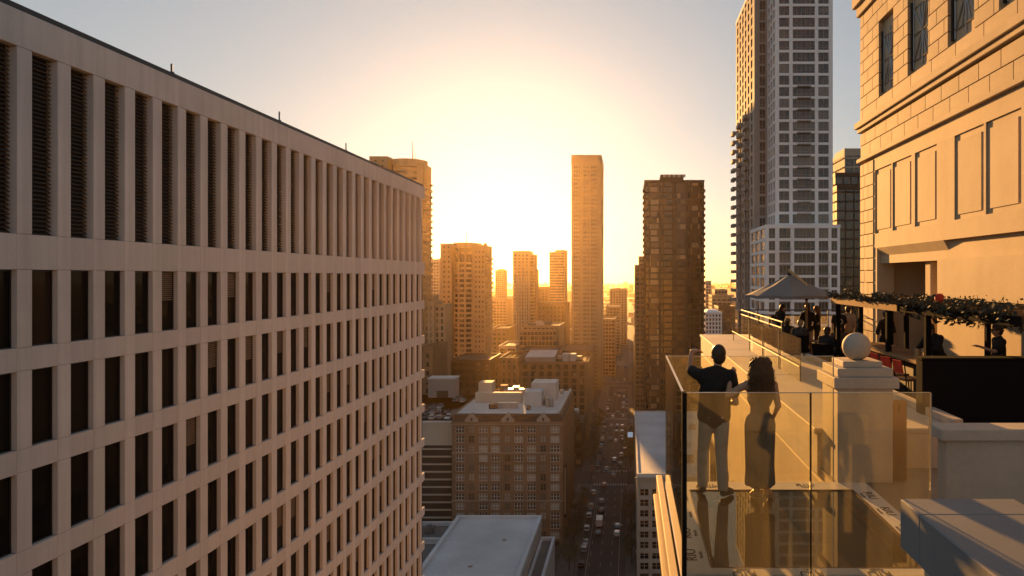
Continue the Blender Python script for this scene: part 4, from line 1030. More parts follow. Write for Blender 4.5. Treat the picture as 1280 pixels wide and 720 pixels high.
def blob(name, prims, voxel, m, grow=0.0, smooth=4):
    mb = MB()
    for p in prims:
        if p[0] == 'c':
            _,a,ra,b,rb = p; a,b = Vector(a),Vector(b); d = b-a; L = max(d.length,1e-4); d.normalize(); ra += grow; rb += grow
            q = d.to_track_quat('Z','Y').to_matrix(); n = 12; prof = []
            for i in range(5): prof.append((ra*sin(pi/2*i/5+.001), -ra*cos(pi/2*i/5)))
            prof.append((ra,0)); prof.append((rb,L))
            for i in range(1,6): prof.append((rb*cos(pi/2*i/5)+.0005, L+rb*sin(pi/2*i/5)))
            vs = []; fs = []
            for r,z in prof: vs += [a + q @ Vector((r*cos(2*pi*k/n), r*sin(2*pi*k/n), z)) for k in range(n)]
            for i in range(len(prof)-1): fs += [(i*n+k,i*n+(k+1)%n,(i+1)*n+(k+1)%n,(i+1)*n+k) for k in range(n)]
            fs += [tuple(range(n-1,-1,-1)), tuple(range((len(prof)-1)*n,len(prof)*n))]
            mb.add(vs,fs)
        else:
            _,c,r = p[:3]; rot = p[3] if len(p)>3 else Matrix.Identity(3); c = Vector(c); n = 16; k2 = 10; vs=[]; fs=[]
            for i in range(k2+1):
                th = pi*i/k2
                vs += [c + rot @ Vector(((r[0]+grow)*max(sin(th),.01)*cos(2*pi*k/n),(r[1]+grow)*max(sin(th),.01)*sin(2*pi*k/n),-(r[2]+grow)*cos(th))) for k in range(n)]
            for i in range(k2): fs += [(i*n+k,i*n+(k+1)%n,(i+1)*n+(k+1)%n,(i+1)*n+k) for k in range(n)]
            fs += [tuple(range(n-1,-1,-1)), tuple(range(k2*n,(k2+1)*n))]
            mb.add(vs,fs)
    o = mb.build(name,m)
    md = o.modifiers.new('r','REMESH'); md.mode='VOXEL'; md.voxel_size=voxel; md.use_smooth_shade=True
    ms = o.modifiers.new('s','SMOOTH'); ms.factor=.5; ms.iterations=smooth
    bpy.context.view_layer.update()
    me = bpy.data.meshes.new_from_object(o.evaluated_get(bpy.context.evaluated_depsgraph_get())); old = o.data
    o.modifiers.clear(); o.data = me; bpy.data.meshes.remove(old); me.shade_smooth()
    return o
def hand(w, fdir, side, palm_n, size=1.0, curl=.6, fine=True):
    """palm, four unequal bent fingers and a thumb leaving the side of the palm"""
    w = Vector(w); f = Vector(fdir).normalized(); nrm = Vector(palm_n); nrm = (nrm - f*nrm.dot(f)).normalized(); s = f.cross(nrm).normalized()*side
    P = [('c',w,.024*size,w+f*.045*size,.027*size),('c',w+f*.03*size+s*.02*size,.018*size,w+f*.085*size+s*.026*size,.016*size),('c',w+f*.03*size-s*.02*size,.018*size,w+f*.08*size-s*.026*size,.015*size)]
    for k,(o,L) in enumerate(((.031,.070),(.011,.080),(-.010,.074),(-.030,.058))):
        b = w+f*.085*size+s*o*size; d1 = (f+nrm*curl*.6).normalized(); d2 = (f+nrm*curl*1.8).normalized()
        j = b+d1*L*.5*size; P += [('c',b,.0098*size,j,.009*size),('c',j,.009*size,j+d2*L*.5*size,.0075*size)]
    tb = w+f*.03*size+s*.03*size; j = tb+(f*.6+s*.8+nrm*.3).normalized()*.042*size
    P += [('c',tb,.013*size,j,.011*size),('c',j,.011*size,j+(f*.9+s*.25+nrm*.35).normalized()*.032*size,.009*size)]
    return P
def person(label, loc, rz, J, clothes, hair, scale=1.0, vox=.022, skin='skin', fem=False, extra=None, hair_fn=None, cap=None):
    V = lambda k: Vector(J[k])
    legs = []; feet = []
    for s in 'lr':
        h,k,a = V('hip_'+s),V('knee_'+s),V('ank_'+s); legs.append((h,k,a))
        t = Vector(J.get('toe_'+s,(a.x,a.y+.15,a.z-.05)))
        feet += [('c',(a.x,a.y-.03,a.z-.035),.036,tuple(t),.026),('c',a,.036,(a.x,a.y,a.z-.04),.036),('c',tuple((a+t)/2),.034,tuple(t),.030)]
    lg = []
    for h,k,a in legs: lg += [('c',h,.085,k,.056),('c',k,.054,a,.036),('e',k.lerp(a,.32)+Vector((0,-.015,0)),(.05,.052,.11))]
    ch,pe,nk,hd = V('chest'),V('pelvis'),V('neck'),V('head')
    torso = [('e',pe,(.155 if not fem else .165,.105,.12)),('c',pe,.115 if not fem else .105,ch,.115 if not fem else .10),('e',ch,(.165 if not fem else .145,.105,.16)),('c',V('sh_l'),.052,V('sh_r'),.052),('c',V('sh_l').lerp(ch,.3),.07,V('sh_r').lerp(ch,.3),.07)]
    torso += [('c',nk+Vector((0,0,.02)),.045,V('sh_'+s).lerp(nk,.35)+Vector((0,0,.0)),.05) for s in 'lr']
    arms = []
    for s,sd in (('l',-1),('r',1)):
        a,b,c = V('sh_'+s),V('el_'+s),V('wr_'+s); arms += [('c',a,.05,b,.038),('c',b,.038,c,.026)]
        fd = Vector(J.get('fd_'+s,tuple(c-b))); arms += hand(c,fd,sd if False else (1 if s=='l' else -1),J.get('pn_'+s,(0,.3,-1) if fd.normalized().z>-.5 else (-sd,0.2,0)),1.0,J.get('curl_'+s,.45))
    look = Vector(J.get('look',(0,1,0))).normalized(); up = Vector((0,0,1)); rt = look.cross(up).normalized(); up2 = rt.cross(look)
    R = Matrix((rt,look,up2)).transposed()
    head = [('c',nk,.052,hd-up2*.07,.05),('e',hd+up2*.015,(.076,.096,.105),R),('e',hd-up2*.05+look*.018,(.060,.075,.075),R),('c',hd+look*.088-up2*.005,.011,hd+look*.108-up2*.035,.014)]
    for sd in (-1,1): head.append(('e',hd+rt*sd*.078-look*.005-up2*.015,(.012,.022,.032),R))
    body = blob('person', lg+feet+torso+arms+head, vox, skin)
    tag(body,label,'person')
    kids = []
    for nm,m,kind in clothes:
        if kind == 'tee':
            pr = torso[1:]+[('c',V('sh_l'),.062,V('sh_l').lerp(V('el_l'),.62),.058),('c',V('sh_r'),.062,V('sh_r').lerp(V('el_r'),.62),.058)]+[('c',ch+Vector((u*.095,0,-.02)),.10-.02*abs(u),pe+Vector((u*.085,0,-.02-.012*(1-abs(u)))),.122-.02*abs(u)) for u in [(-1+i/7) for i in range(15)]]+[('c',nk+Vector((0,0,-.015)),.055,V('sh_'+s).lerp(nk,.3),.05) for s in 'lr']
            kids.append(blob(nm,pr,vox,m,.014))
        elif kind == 'long':
            pr = torso+[('c',V('sh_'+s),.06,V('el_'+s),.05) for s in 'lr']+[('c',V('el_'+s),.05,V('el_'+s).lerp(V('wr_'+s),.9),.036) for s in 'lr']+[('c',pe+Vector((-.06,0,-.03)),.115,pe+Vector((.06,0,-.03)),.115)]
            kids.append(blob(nm,pr,vox,m,.014))
        elif kind in ('trousers','shorts'):
            pr = [('e',pe,(.155,.105,.11)),('c',pe+Vector((-.05,0,-.02)),.115,pe+Vector((.05,0,-.02)),.115)]
            for h,k,a in legs:
                if kind == 'trousers': pr += [('c',h,.09,k,.066),('c',k,.066,a+Vector((0,0,.02)),.056),('e',k.lerp(a,.32),(.055,.06,.11))]
                else: pr += [('c',h,.095,h.lerp(k,.9),.08)]
            kids.append(blob(nm,pr,vox,m,.010))
        elif kind == 'shoes': kids.append(blob(nm,feet,vox,m,.008,2))
        elif kind == 'dress':
            hm = V('hem'); pr = [q for q in torso[:3]]+[('c',V('sh_l')*.72+V('sh_r')*.28,.045,ch,.10),('c',V('sh_r')*.72+V('sh_l')*.28,.045,ch,.10),('e',pe+Vector((0,-.03,-.04)),(.165,.125,.13)),('c',pe+Vector((-.05,0,-.05)),.125,hm+Vector((-.055,0,.05)),.105),('c',pe+Vector((.05,0,-.05)),.125,hm+Vector((.055,0,.05)),.10),('c',pe+Vector((0,0,-.1)),.13,hm+Vector((0,.0,.06)),.105)]
            for i in range(7): a = -1+2*i/6; pr.append(('c',pe+Vector((a*.11,-.09*(1-a*a)**.5,-.15)),.03,hm+Vector((a*.14,-.11*(1-a*a)**.5,.0)),.032))
            kids.append(blob(nm,pr,vox,m,.012,2))
    if hair == 'short' or hair == 'cap':
        hp = [('e',hd+up2*.028-look*.014,(.084,.097,.102),R),('e',hd-up2*.02-look*.045,(.076,.058,.085),R),('e',hd+up2*.07+look*.035,(.062,.055,.045),R)]
        kids.append(blob('hair',hp,min(vox,.014),hair_fn or 'hair_dark',.004,2))
    elif hair == 'long':
        hp = [('e',hd+up2*.028-look*.014,(.086,.098,.105),R),('c',hd-look*.06,.075,hd-look*.075-up2*.26,.085),('c',hd-look*.02-rt*.065-up2*.02,.035,hd-look*.06-rt*.08-up2*.22,.03),('c',hd-look*.02+rt*.065-up2*.02,.035,hd-look*.06+rt*.08-up2*.22,.03)]
        kids.append(blob('hair',hp,min(vox,.016),hair_fn or 'hair_dark',.004,2))
    elif hair == 'curly':
        hp = [('e',hd+up2*.03-look*.02,(.098,.104,.112),R),('e',hd-look*.07-up2*.10,(.125,.07,.13),R),('e',hd-look*.085-up2*.22,(.125,.06,.11),R)]
        o = blob('hair',hp,.014,'hair_brown',.0,2)
        mb = MB(); rr = random.Random(3)
        for i in range(420):
            a = rr.uniform(-2.5,2.5)   # around the head, face left free
            st = hd + R @ Vector((.098*sin(a),-.106*cos(a)-.02,rr.uniform(.0,.11)))
            if rr.random()<.35: st = hd + R @ Vector((rr.uniform(-.08,.08),rr.uniform(-.11,.03),.125+rr.uniform(-.02,.015)))
            L = rr.uniform(.18,.40); ph = rr.uniform(0,6.3); pts = []; am = rr.uniform(.012,.03); out = Vector((st.x-hd.x,(st.y-hd.y),0))*.75
            for j in range(10):
                u = j/9; pts.append(st+out*u*(1-.35*u)+Vector((am*sin(ph+u*15),am*cos(ph+u*15)-.045*u,-L*u)))
            mb.tube(pts,[.0065*(1-.7*(j/9)) for j in range(10)],4,cap=False)
        h2 = mb.build('curls','hair_brown',None,smooth=True); h2.parent = o; kids.append(o)
    if hair == 'cap' and cap:
        hp = [('e',hd+up2*.05-look*.006,(.092,.108,.085),R),('c',hd+up2*.045+look*.09,.03,hd+up2*.035+look*.15,.024),('c',hd+up2*.045+look*.09-rt*.04,.022,hd+up2*.035+look*.13-rt*.04,.02),('c',hd+up2*.045+look*.09+rt*.04,.022,hd+up2*.035+look*.13+rt*.04,.02)]
        kids.append(blob('cap',hp,.014,cap,.0,1))
    for sd in (-1,1):
        e = MB(); e.lathe([(.012*sin(pi*i/6)+.0003,-.012*cos(pi*i/6)) for i in range(7)],tuple(hd+look*.086+rt*sd*.033+up2*.012),8); kids.append(e.build('eye','eye'))
    e = MB(); c_ = hd+look*.090-up2*.068; e.add([c_-rt*.024,c_+look*.006+up2*.008,c_+rt*.024,c_+look*.006-up2*.009],[(0,1,2,3)]); kids.append(e.build('mouth','lip'))
    for o in kids: o.parent = body
    if extra: extra(body,J)
    body.location = loc; body.rotation_euler = (0,0,rz); body.scale = (scale,)*3
    return body
def stand(**kw):
    J = dict(pelvis=(0,0,.96),chest=(0,-.01,1.28),neck=(0,-.015,1.47),head=(0,.02,1.63),sh_l=(-.18,-.01,1.42),sh_r=(.18,-.01,1.42),
        el_l=(-.24,-.05,1.13),el_r=(.24,-.05,1.13),wr_l=(-.22,.08,.92),wr_r=(.22,.08,.92),hip_l=(-.09,0,.92),hip_r=(.09,0,.92),
        knee_l=(-.10,.02,.50),knee_r=(.10,.02,.50),ank_l=(-.11,-.02,.085),ank_r=(.11,-.02,.085),toe_l=(-.14,.14,.03),toe_r=(.14,.14,.03))
    J.update(kw); return J
def sit(**kw):
    J = dict(pelvis=(0,-.02,.56),chest=(0,-.06,.88),neck=(0,-.05,1.07),head=(0,.0,1.22),sh_l=(-.18,-.05,1.02),sh_r=(.18,-.05,1.02),
        el_l=(-.24,.02,.76),el_r=(.24,.02,.76),wr_l=(-.14,.24,.74),wr_r=(.14,.24,.74),hip_l=(-.10,.02,.54),hip_r=(.10,.02,.54),
        knee_l=(-.13,.44,.53),knee_r=(.13,.44,.53),ank_l=(-.13,.46,.085),ank_r=(.13,.46,.085),toe_l=(-.14,.61,.03),toe_r=(.14,.61,.03))
    J.update(kw); return J

# the couple in the glass box
person('man in black t-shirt and grey trousers shading his eyes in the glass box',(1.03,8.22,ZF+.012),0,
  stand(ank_l=(-.135,.10,.085),toe_l=(-.16,.26,.03),ank_r=(.09,-.05,.085),toe_r=(.20,.05,.03),knee_l=(-.125,.10,.50),knee_r=(.075,.0,.50),
    hip_l=(-.10,0,.92),hip_r=(.08,0,.92),pelvis=(-.01,0,.96),sh_l=(-.195,.0,1.43),sh_r=(.185,-.02,1.42),neck=(.02,-.015,1.47),head=(.045,.03,1.655),look=(-.15,1,.0),
    el_l=(-.285,.16,1.47),wr_l=(-.255,.20,1.685),fd_l=(.75,.25,.05),pn_l=(.2,.1,-1),curl_l=.6,
    el_r=(.245,-.03,1.10),wr_r=(.15,.20,1.06),fd_r=(-.4,1,.1),pn_r=(-.3,0,-1)),
  [('t_shirt','black_cloth','tee'),('trousers','grey_cloth','trousers'),('shoes','shoe_dark','shoes')],'short',1.02,.0095)
person('woman with long curly hair in a sleeveless long dress beside the man',(1.545,8.06,ZF+.012),0,
  stand(pelvis=(0,0,.93),chest=(0,0,1.22),neck=(0,-.01,1.41),head=(.0,.02,1.55),look=(-.25,1,-.05),sh_l=(-.155,.0,1.365),sh_r=(.16,-.01,1.36),
    el_l=(-.375,.02,1.235),wr_l=(-.335,.105,1.415),fd_l=(.25,.15,.55),pn_l=(.1,1,0),curl_l=.5,
    el_r=(.205,-.05,1.12),wr_r=(.19,.09,.99),fd_r=(-.1,.35,-.5),pn_r=(-1,0,0),
    hip_l=(-.085,0,.88),hip_r=(.085,0,.88),knee_l=(-.07,.03,.48),knee_r=(.07,.01,.48),ank_l=(-.035,.0,.10),ank_r=(.085,.03,.10),toe_l=(-.07,.10,.03),toe_r=(.15,.12,.03),hem=(.0,.0,.20)),
  [('dress','dress_cloth','dress'),('shoes','shoe_tan','shoes')],'curly',1.0,.0095,fem=True)

# guests on the terrace
def ring(body,J):
    o = MB(); c = Vector(J['chest']); o.tube([(c.x+.07*cos(2*pi*i/14),c.y-.128,c.z-.02+.08*sin(2*pi*i/14)) for i in range(15)],.014,6,cap=False); o = o.build('shirt_print','white_cloth'); o.parent = body
T = 'tee'; 
person('guest in dark jacket standing with head bowed left of the parasol pole',(5.15,23.2,ZF),-1.2,stand(head=(0,.08,1.60),look=(0,1,-.5),wr_l=(-.1,.28,1.05),wr_r=(.1,.28,1.05)),[('jacket','black_cloth','long'),('trousers','navy_cloth','trousers'),('shoes','shoe_dark','shoes')],'short',1.0)
person('guest in black top and tan shorts standing behind the parasol pole',(5.88,22.45,ZF),.2,stand(wr_l=(-.1,.25,1.1),el_l=(-.27,.02,1.14)),[('shirt','black_cloth','long'),('shorts','tan_cloth','shorts'),('shoes','shoe_dark','shoes')],'short',1.0,skin='skin_dark')
person('guest with long loose hair standing right of the parasol pole',(6.28,22.8,ZF),1.3,stand(wr_l=(-.08,.27,1.12),wr_r=(.08,.27,1.12)),[('top','black_cloth','tee'),('trousers','black_cloth','trousers'),('shoes','shoe_dark','shoes')],'long',.96,fem=True,hair_fn='hair_brown')
person('guest in black shirt with a pale ring print on the back',(6.80,22.1,ZF),.1,stand(),[('shirt','black_cloth','tee'),('trousers','navy_cloth','trousers'),('shoes','shoe_dark','shoes')],'short',.95,extra=ring)
person('guest in a tan shirt standing beside the ring print shirt',(7.22,22.5,ZF),-.4,stand(),[('shirt','tan_cloth','tee'),('trousers','navy_cloth','trousers'),('shoes','shoe_dark','shoes')],'short',.96)
person('guest in a black outfit with bare calves standing under the pergola',(7.12,18.9,ZF),.3,stand(el_l=(-.28,.0,1.15),wr_l=(-.12,.2,1.08),el_r=(.28,0,1.15),wr_r=(.12,.2,1.08)),[('jacket','black_cloth','long'),('shorts','black_cloth','shorts'),('shoes','shoe_dark','shoes')],'short',.98)
person('bartender in black leaning over the bar counter',(6.62,14.55,ZF),1.9,stand(chest=(0,.10,1.24),neck=(0,.17,1.40),head=(0,.24,1.54),sh_l=(-.18,.13,1.36),sh_r=(.18,.13,1.36),el_l=(-.26,.28,1.12),el_r=(.26,.28,1.12),wr_l=(-.12,.48,1.12),wr_r=(.12,.48,1.12),look=(0,1,-.3)),[('shirt','black_cloth','long'),('trousers','black_cloth','trousers'),('shoes','shoe_dark','shoes')],'short',1.0)
person('server in black reaching a hand out over the bar cabinet',(7.05,13.0,ZF),1.4,stand(el_l=(-.24,.14,1.24),wr_l=(-.2,.42,1.34),fd_l=(0,1,.1)),[('shirt','black_cloth','tee'),('trousers','black_cloth','trousers'),('shoes','shoe_dark','shoes')],'short',1.0)
person('seated guest in a white shirt and dark cap by the balustrade',(4.95,23.45,ZF),.2,sit(),[('shirt','white_cloth','tee'),('trousers','navy_cloth','trousers'),('shoes','shoe_dark','shoes')],'cap',.98,cap='black_cloth')
person('seated guest in a dark top and pale cap beside the balustrade',(5.1,21.95,ZF),-.5,sit(look=(.3,1,0)),[('shirt','black_cloth','long'),('trousers','navy_cloth','trousers'),('shoes','shoe_dark','shoes')],'cap',.98,cap='tan_cloth')
person('seated guest in a black shirt with pale spots and fair hair',(5.2,20.75,ZF),-.3,sit(),[('shirt','spotted_cloth','tee'),('trousers','grey_cloth','trousers'),('shoes','shoe_dark','shoes')],'short',1.0,hair_fn='hair_light')
person('seated guest in a brown top facing the spotted shirt',(5.95,19.3,ZF),3.0,sit(wr_l=(-.1,.3,.9),wr_r=(.1,.3,.9)),[('shirt','brown_cloth','long'),('trousers','navy_cloth','trousers'),('shoes','shoe_dark','shoes')],'long',.98,fem=True)
person('seated guest in a black top resting an arm near the parapet',(5.3,18.2,ZF),-.8,sit(look=(.4,1,0)),[('shirt','black_cloth','tee'),('trousers','black_cloth','trousers'),('shoes','shoe_dark','shoes')],'short',.98,skin='skin_dark')
# ------------------------------------------------------------------ vehicles
def paint(name,c): return mat(name,c,0.35,0.06,2,20,metal=0.3,spec=0.6,coat=0.6)
PAINTS = [('car_white',(0.62,0.61,0.6),'white'),('car_black',(0.012,0.012,0.013),'black'),('car_silver',(0.36,0.36,0.37),'silver'),('car_grey',(0.09,0.09,0.095),'dark grey'),('car_red',(0.22,0.02,0.015),'red'),('car_blue',(0.03,0.05,0.12),'blue')]
for nme,c,_ in PAINTS: paint(nme,c)
mat('tyre',(0.012,0.012,0.012),0.9,0.2); mat('car_glass',(0.01,0.011,0.012),0.06,0.1,spec=0.8); mat('tail_red',(0.4,0.01,0.01),0.3,0.1); mat('lamp_clear',(0.7,0.68,0.62),0.2,0.1)
mat('taxi_orange',(0.6,0.2,0.02),0.4,0.1)
SHAPES = {
 'sedan':([(-2.25,.35),(-2.3,.62),(-2.2,.86),(-1.45,.95),(1.0,.95),(2.1,.80),(2.28,.6),(2.25,.35)],[(-1.75,.94),(-1.15,1.38),(-.2,1.45),(.45,1.40),(1.15,.94)],.9),
 'suv':([(-2.3,.40),(-2.35,.75),(-2.3,1.05),(1.05,1.05),(2.15,.95),(2.32,.7),(2.3,.40)],[(-2.25,1.04),(-2.05,1.62),(-1.0,1.72),(.35,1.68),(1.15,1.04)],.95),
}
def make_car(kind,pm,label,cat,group):
    body,cab,hw = SHAPES[kind]; t = thing('car',label,cat,(0,0,0),group)
    MB().profile_y(body,-hw,hw).build('body',pm,t,bevel=.06)
    ins = .12; n = len(cab); zm = max(z for _,z in cab)
    def hwz(z): return hw-.03-ins*1.4*(z-.9)/(zm-.9)
    vs = [(-hwz(z),y,z) for y,z in cab]+[(hwz(z),y,z) for y,z in cab]
    fs = [tuple(range(n)),tuple(range(2*n-1,n-1,-1))]+[(i,n+i,n+i+1,i+1) for i in range(n-1)]+[(n-1,2*n-1,n,0)]
    MB().add(vs,fs).build('windows','car_glass',t)
    rf = [(y,z+.02) for y,z in cab[1:-1]]; k = len(rf)
    MB().add([(-hwz(z)-.01,y,z) for y,z in rf]+[(hwz(z)+.01,y,z) for y,z in rf]+[(-hwz(z)-.01,y,z-.06) for y,z in rf]+[(hwz(z)+.01,y,z-.06) for y,z in rf],
        [(i,k+i,k+i+1,i+1) for i in range(k-1)]+[(2*k+i+1,3*k+i+1,3*k+i,2*k+i) for i in range(k-1)]+[(i,i+1,2*k+i+1,2*k+i) for i in range(k-1)]+[(k+i+1,k+i,3*k+i,3*k+i+1) for i in range(k-1)]+[(0,2*k,3*k,k),(k-1,2*k-1,4*k-1,3*k-1)]).build('roof',pm,t)
    wm = MB()
    pts = []
    for sx in (-1,1):
        for y in (-1.4,1.4):
            w = MB(); w.tube([(sx*(hw-.16),y,.34),(sx*(hw+.01),y,.34)],.34,14); o = w.build('wheel','tyre',t)
            MB().tube([(sx*(hw-.02),y,.34),(sx*(hw+.02),y,.34)],.2,10).build('rim','metal_grey',o)
    for sx in (-1,1):
        MB().box(sx*(hw-.42),sx*(hw-.08),-2.36,-2.25,.66,.82).build('tail_light','tail_red',t); MB().box(sx*(hw-.42),sx*(hw-.08),2.12,2.30,.58,.72).build('headlight','lamp_clear',t)
    return t
PROTO = {}
LANE_LBL = {}
def put_car(x,y,ci,kind,where,rz=0,z=.016):
    pm,_,cn = PAINTS[ci]; kn = {'sedan':'sedan','suv':'tall estate car'}[kind]
    lab = f'{cn} {kn} {where}'; grp = f'{cn} {kn}s {where}'
    key = (ci,kind)
    if key not in PROTO: o = PROTO[key] = make_car(kind,pm,lab,'car',grp)
    else: o = copy_tree(PROTO[key])
    o['label'] = lab; o['group'] = grp; o['category'] = 'car'; o.location = (x,y,z); o.rotation_euler = (0,0,rz); return o
rv = random.Random(21)
far_px = [(771.7,477.8),(781,475.5),(768,489),(768,494),(774,490),(774,496),(779,490),(779.5,497),(779.5,505),(779,510),(767,522),(775,517),(779,521),(762,533),(769,533),(769,541),(775.5,534),(775.5,541),(783,533),(783,542),(767,552),(759,550),(775.5,547),(778,551),(783,553),(773,460),(782,460),(778,448),(784,442),(778.5,452),(784,430),(778,425),(782,421),(786,412),(783,405)]
near_px = [(773.7,570),(764.5,575.7),(772,581),(760.7,587),(763,595.5),(750.7,608),(749.5,628),(750,639.5),(746,668),(767,660),(780,669)]
park_px = [(741,617),(737.5,634),(735.7,640),(734.5,646),(732.5,662),(728,679),(727,688),(727,707)]
def g2(px,py): yy = F*H/(py-VY); return (px-VX)*yy/F, yy
occupied = []
def free(x,y): 
    if any(abs(x-a)<2.1 and abs(y-b)<5.2 for a,b in occupied): return False
    occupied.append((x,y)); return True
def lane(x): return min((-14.4,-10.9,-7.5,-4.2),key=lambda l: abs(l-x))
for k,(lst,where) in enumerate(((far_px,'in traffic on the avenue'),(near_px,'driving up the avenue past the brick hotel'),(park_px,'parked along the kerb below the brick hotel'))):
    for px,py in lst:
        x,y = g2(px,py); x = (lane(x) if k<2 else -15.0)+rv.uniform(-.25,.25)
        if not free(x,y): continue
        put_car(x,y,rv.choice((0,0,2,2,1,1,3,3,4,5)),rv.choice(('sedan','suv')),where)
for (x,y) in [(-15.0,y_) for y_ in (324,331,338,352,360,374,381,390,402,415,455,463,476,490,505)]+[(-2.3,y_) for y_ in (330,338,352,366,381,395,410,460,474,490)]:
    if free(x,y): put_car(x+rv.uniform(-.15,.15),y,rv.choice((0,2,1,1,3,3,5)),rv.choice(('sedan','suv')),'parked at the kerb beyond the first crossing')
# cars on the parking roof
for row,(yy,nn) in enumerate(((240.5,9),(250,9),(259.5,9),(273,8),(279,5))):
    for i in range(nn):
        x = QX1-4.5-i*2.75
        if yy > 270 and PX(533,282) < x < PX(571,282)+1: continue
        if rv.random() < .75: put_car(x,yy,rv.choice((0,2,1,3,3,1,5)),rv.choice(('sedan','suv')),'parked on the roof lot of the parking building',rz=rv.choice((0,pi)),z=LOTZ+.005)
# box truck and bus
def truck(x,y):
    t = thing('box_truck','white box truck waiting in the left lane beside the brick hotel','truck',(x,y,0.016))
    MB().box(x-1.15,x+1.15,y-3.6,y+1.6,.95,3.3).build('cargo_box','car_white',t,bevel=.04)
    MB().profile_y([(y+1.7,.5),(y+1.7,2.5),(y+2.6,2.5),(y+3.3,1.5),(y+3.5,.9),(y+3.5,.5)],x-1.05,x+1.05).build('cab','car_white',t,bevel=.05)
    MB().box(x-.9,x+.9,y+2.62,y+3.0,1.65,2.3).build('windscreen','car_glass',t)
    MB().box(x-.5,x+.5,y-3.5,y+3.2,.45,.94).build('chassis','tyre',t)
    for sx in (-1,1):
        for yy in (-2.4,2.4): MB().tube([(x+sx*.8,y+yy,.48),(x+sx*1.1,y+yy,.48)],.48,14).build('wheel','tyre',t)
        MB().box(x+sx*1.0,x+sx*.75,y-3.64,y-3.58,1.0,1.2).build('tail_light','tail_red',t)
x,y = g2(745.7,657); truck(-10.9,y)
occupied.append((x,y))

# ------------------------------------------------------------------ trees and street furniture
mat('bark',(0.06,0.045,0.035),0.9,0.3,3,20); mat('leaf',(0.055,0.065,0.022),0.7,0.4,0.8,6,rnd=.15); mat('leaf_orange',(0.38,0.13,0.02),0.7,0.3,0.8,6)
def tree_meshes(seed,h,r,n,lm):
    rr = random.Random(seed); tk = MB(); crown = MB()
    tk.tube([(0,0,0),(.05,0,h*.3),(0,.08,h*.55),(.05,.05,h*.85)],[.22*h/8,.17*h/8,.11*h/8,.04*h/8],7)
    cl = []
    for i in range(11):
        a = rr.uniform(0,6.28); u = rr.uniform(.35,.92); rad = r*rr.uniform(.35,.85)*(1.15-.7*abs(u-.6)); c = Vector((rad*cos(a),rad*sin(a),h*u)); cl.append((c,r*rr.uniform(.32,.5)))
        tk.tube([(0,0,h*u*.6),tuple(c*.5+Vector((0,0,h*u*.38))),tuple(c)],[.07*h/8,.05*h/8,.02*h/8],5)
    cl.append((Vector((0,0,h*.9)),r*.4))
    for i in range(n):
        c,cr = rr.choice(cl); d = Vector((rr.gauss(0,1),rr.gauss(0,1),rr.gauss(0,.8))); d = d.normalized()*cr*rr.uniform(.45,1.08); p = c+d
        s = rr.uniform(.12,.3)*h/9; a = Vector((rr.uniform(-1,1),rr.uniform(-1,1),rr.uniform(-.6,.6))).normalized(); b = a.cross(Vector((rr.uniform(-1,1),rr.uniform(-1,1),1))).normalized()
        crown.add([p-a*s,p-b*s*.6,p+a*s,p+b*s*.6],[(0,1,2,3)])
    return tk.mesh('trunk','bark'),crown.mesh('crown',lm)
TM = [tree_meshes(i,9,3.6,1500,'leaf') for i in range(3)]; TO = tree_meshes(9,5,1.5,500,'leaf_orange')
def tree(x,y,s,label,group,tm=None,z=.13):
    t = thing('street_tree',label,'tree',(x,y,z),group); tm = tm or rv.choice(TM)
    for nm,me in zip(('trunk','crown'),tm):
        o = bpy.data.objects.new(nm,me); COL.objects.link(o); o.parent = t; o.scale = (s,s,s); o.rotation_euler=(0,0,rv.uniform(0,6))
for (x,y,s) in ((5,312,1.5),(10,318,1.7),(15,322,1.6),(.5,322,1.2),(.6,338,1.15),(.4,352,1.1),(20,316,1.5),(.5,372,1.1)): tree(x,y,s,'dark leafy tree at the corner behind the pale right-hand block','corner trees behind the pale block')
for (x,y,s) in ((-18.5,208,.9),(-18.3,221,1.0),(-18.6,236,.9),(-18.4,250,.85),(-18.4,264,.9)): tree(x,y,s,'small leafy tree on the pavement below the brick hotel','pavement trees below the hotel')
for (x,y,s) in ((-18.5,325,1.0),(-18.4,340,1.0),(-18.5,358,1.0),(-18.5,380,1.0),(-18.4,400,.9),(-18.4,420,1)): tree(x,y,s,'leafy tree on the left pavement beyond the first crossing','pavement trees beyond the crossing')
for (x,y,s) in ((.6,212,.9),(.5,228,.8),(.6,246,.9),(.5,262,.85)): tree(x,y,s,'small leafy tree on the right pavement by the pale block','pavement trees by the pale block')
for (px,yy,s) in ((570,344,1.7),(578,342,1.5),(586,344,1.8),(596,342,1.6),(605,345,1.7),(590,338,1.3)): tree(PX(px,yy),yy,s*1.2,'broad dark tree at the foot of the curved condominium','trees below the condominium',z=0)
for px,py in ((731,592),(722,634)):
    x,y = g2(px,py); tree(-17.2,y,.8,'small orange leaved tree at the left kerb','orange kerb trees',TO)
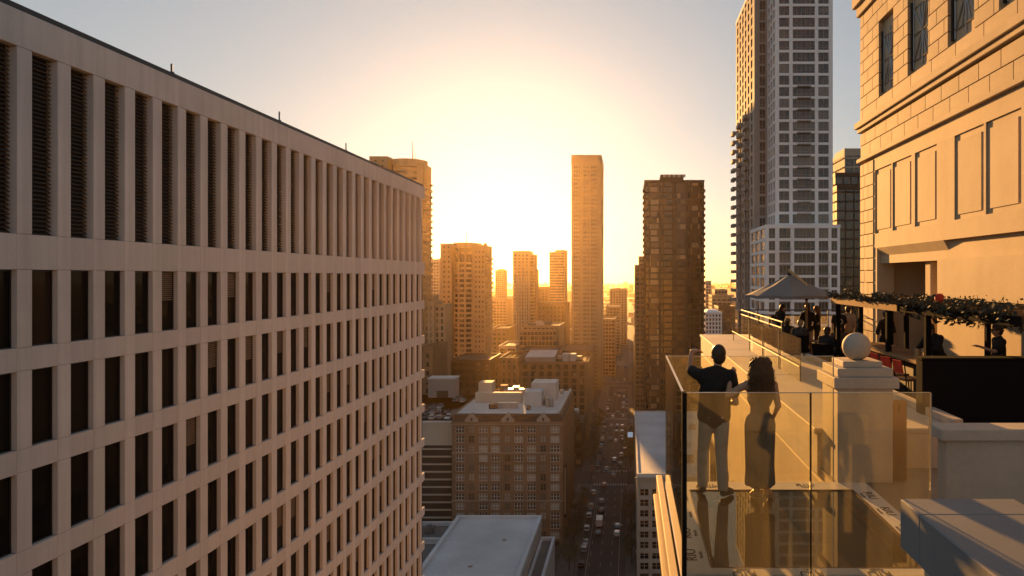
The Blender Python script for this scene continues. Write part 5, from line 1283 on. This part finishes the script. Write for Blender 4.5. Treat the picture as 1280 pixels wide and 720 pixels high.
def lamp_post(x,y,side):
    t = thing('street_lamp','tall grey street lamp arching over the avenue','lamp post',(x,y,.13),'street lamps along the avenue')
    MB().tube([(x,y,.13),(x,y,7.5),(x+side*.4,y,8.6),(x+side*2.0,y,9.0)],[.11,.08,.06,.045],7).build('pole','dark_metal',t); MB().box(x+side*1.6,x+side*2.4,y-.15,y+.15,8.9,9.05).build('lamp_head','metal_grey',t)
for y in (205,240,275,325,360,395,425): lamp_post(-16.6,y,1)
for y in (222,257,290,342,377,410): lamp_post(-.7,y,-1)
mat('signal_green',(0.02,0.3,0.12),0.4,.1)
def signal(x,y,side):
    t = thing('traffic_signal','dark traffic signal mast over the first crossing','traffic light',(x,y,.13),'signals at the first crossing')
    MB().tube([(x,y,.13),(x,y,5.6),(x+side*4.5,y,6.0)],[.1,.09,.06],7).build('mast','dark_metal',t)
    for d in (2.6,4.4): h_ = MB().box(x+side*d-.18,x+side*d+.18,y-.15,y+.15,5.1,6.1).build('signal_head','taxi_orange' if False else 'black',t); MB().lathe([(.1,0),(.1,.04)],(0,0,0),10).build('lens','signal_green',h_).location = (x+side*d-t.location.x,y-.17-t.location.y,5.3-t.location.z)
for y in (316,294): signal(-16.5,y,1); signal(-.8,y,-1)
bs = thing('blue_sign','small glowing white and blue street sign panel by the corner trees','sign',(.4,318,.13))
MB().tube([(.4,318,.13),(.4,318,16)],.09,6).build('post','dark_metal',bs); MB().box(-.9,1.5,317.8,318,15,17.4).build('panel',glow('sign_glow',(0.55,0.7,0.9),.1) and 'sign_glow',bs)
# ------------------------------------------------------------------ haze
m = bpy.data.materials.new('haze_air'); m.use_nodes = True; n = m.node_tree.nodes; n.remove(n['Principled BSDF'])
pv = n.new('ShaderNodeVolumePrincipled'); pv.inputs['Color'].default_value = (0.84,0.60,0.32,1); pv.inputs['Density'].default_value = 0.000036
pv.inputs['Anisotropy'].default_value = 0.83; pv.inputs['Density Attribute'].default_value = ''
m.node_tree.links.new(pv.outputs[0], n['Material Output'].inputs['Volume']); MATS['haze_air'] = m
hz = MB().box(-9500,9500,-3500,9500,-1.0,206).build('haze','haze_air'); hz['kind'] = 'stuff'
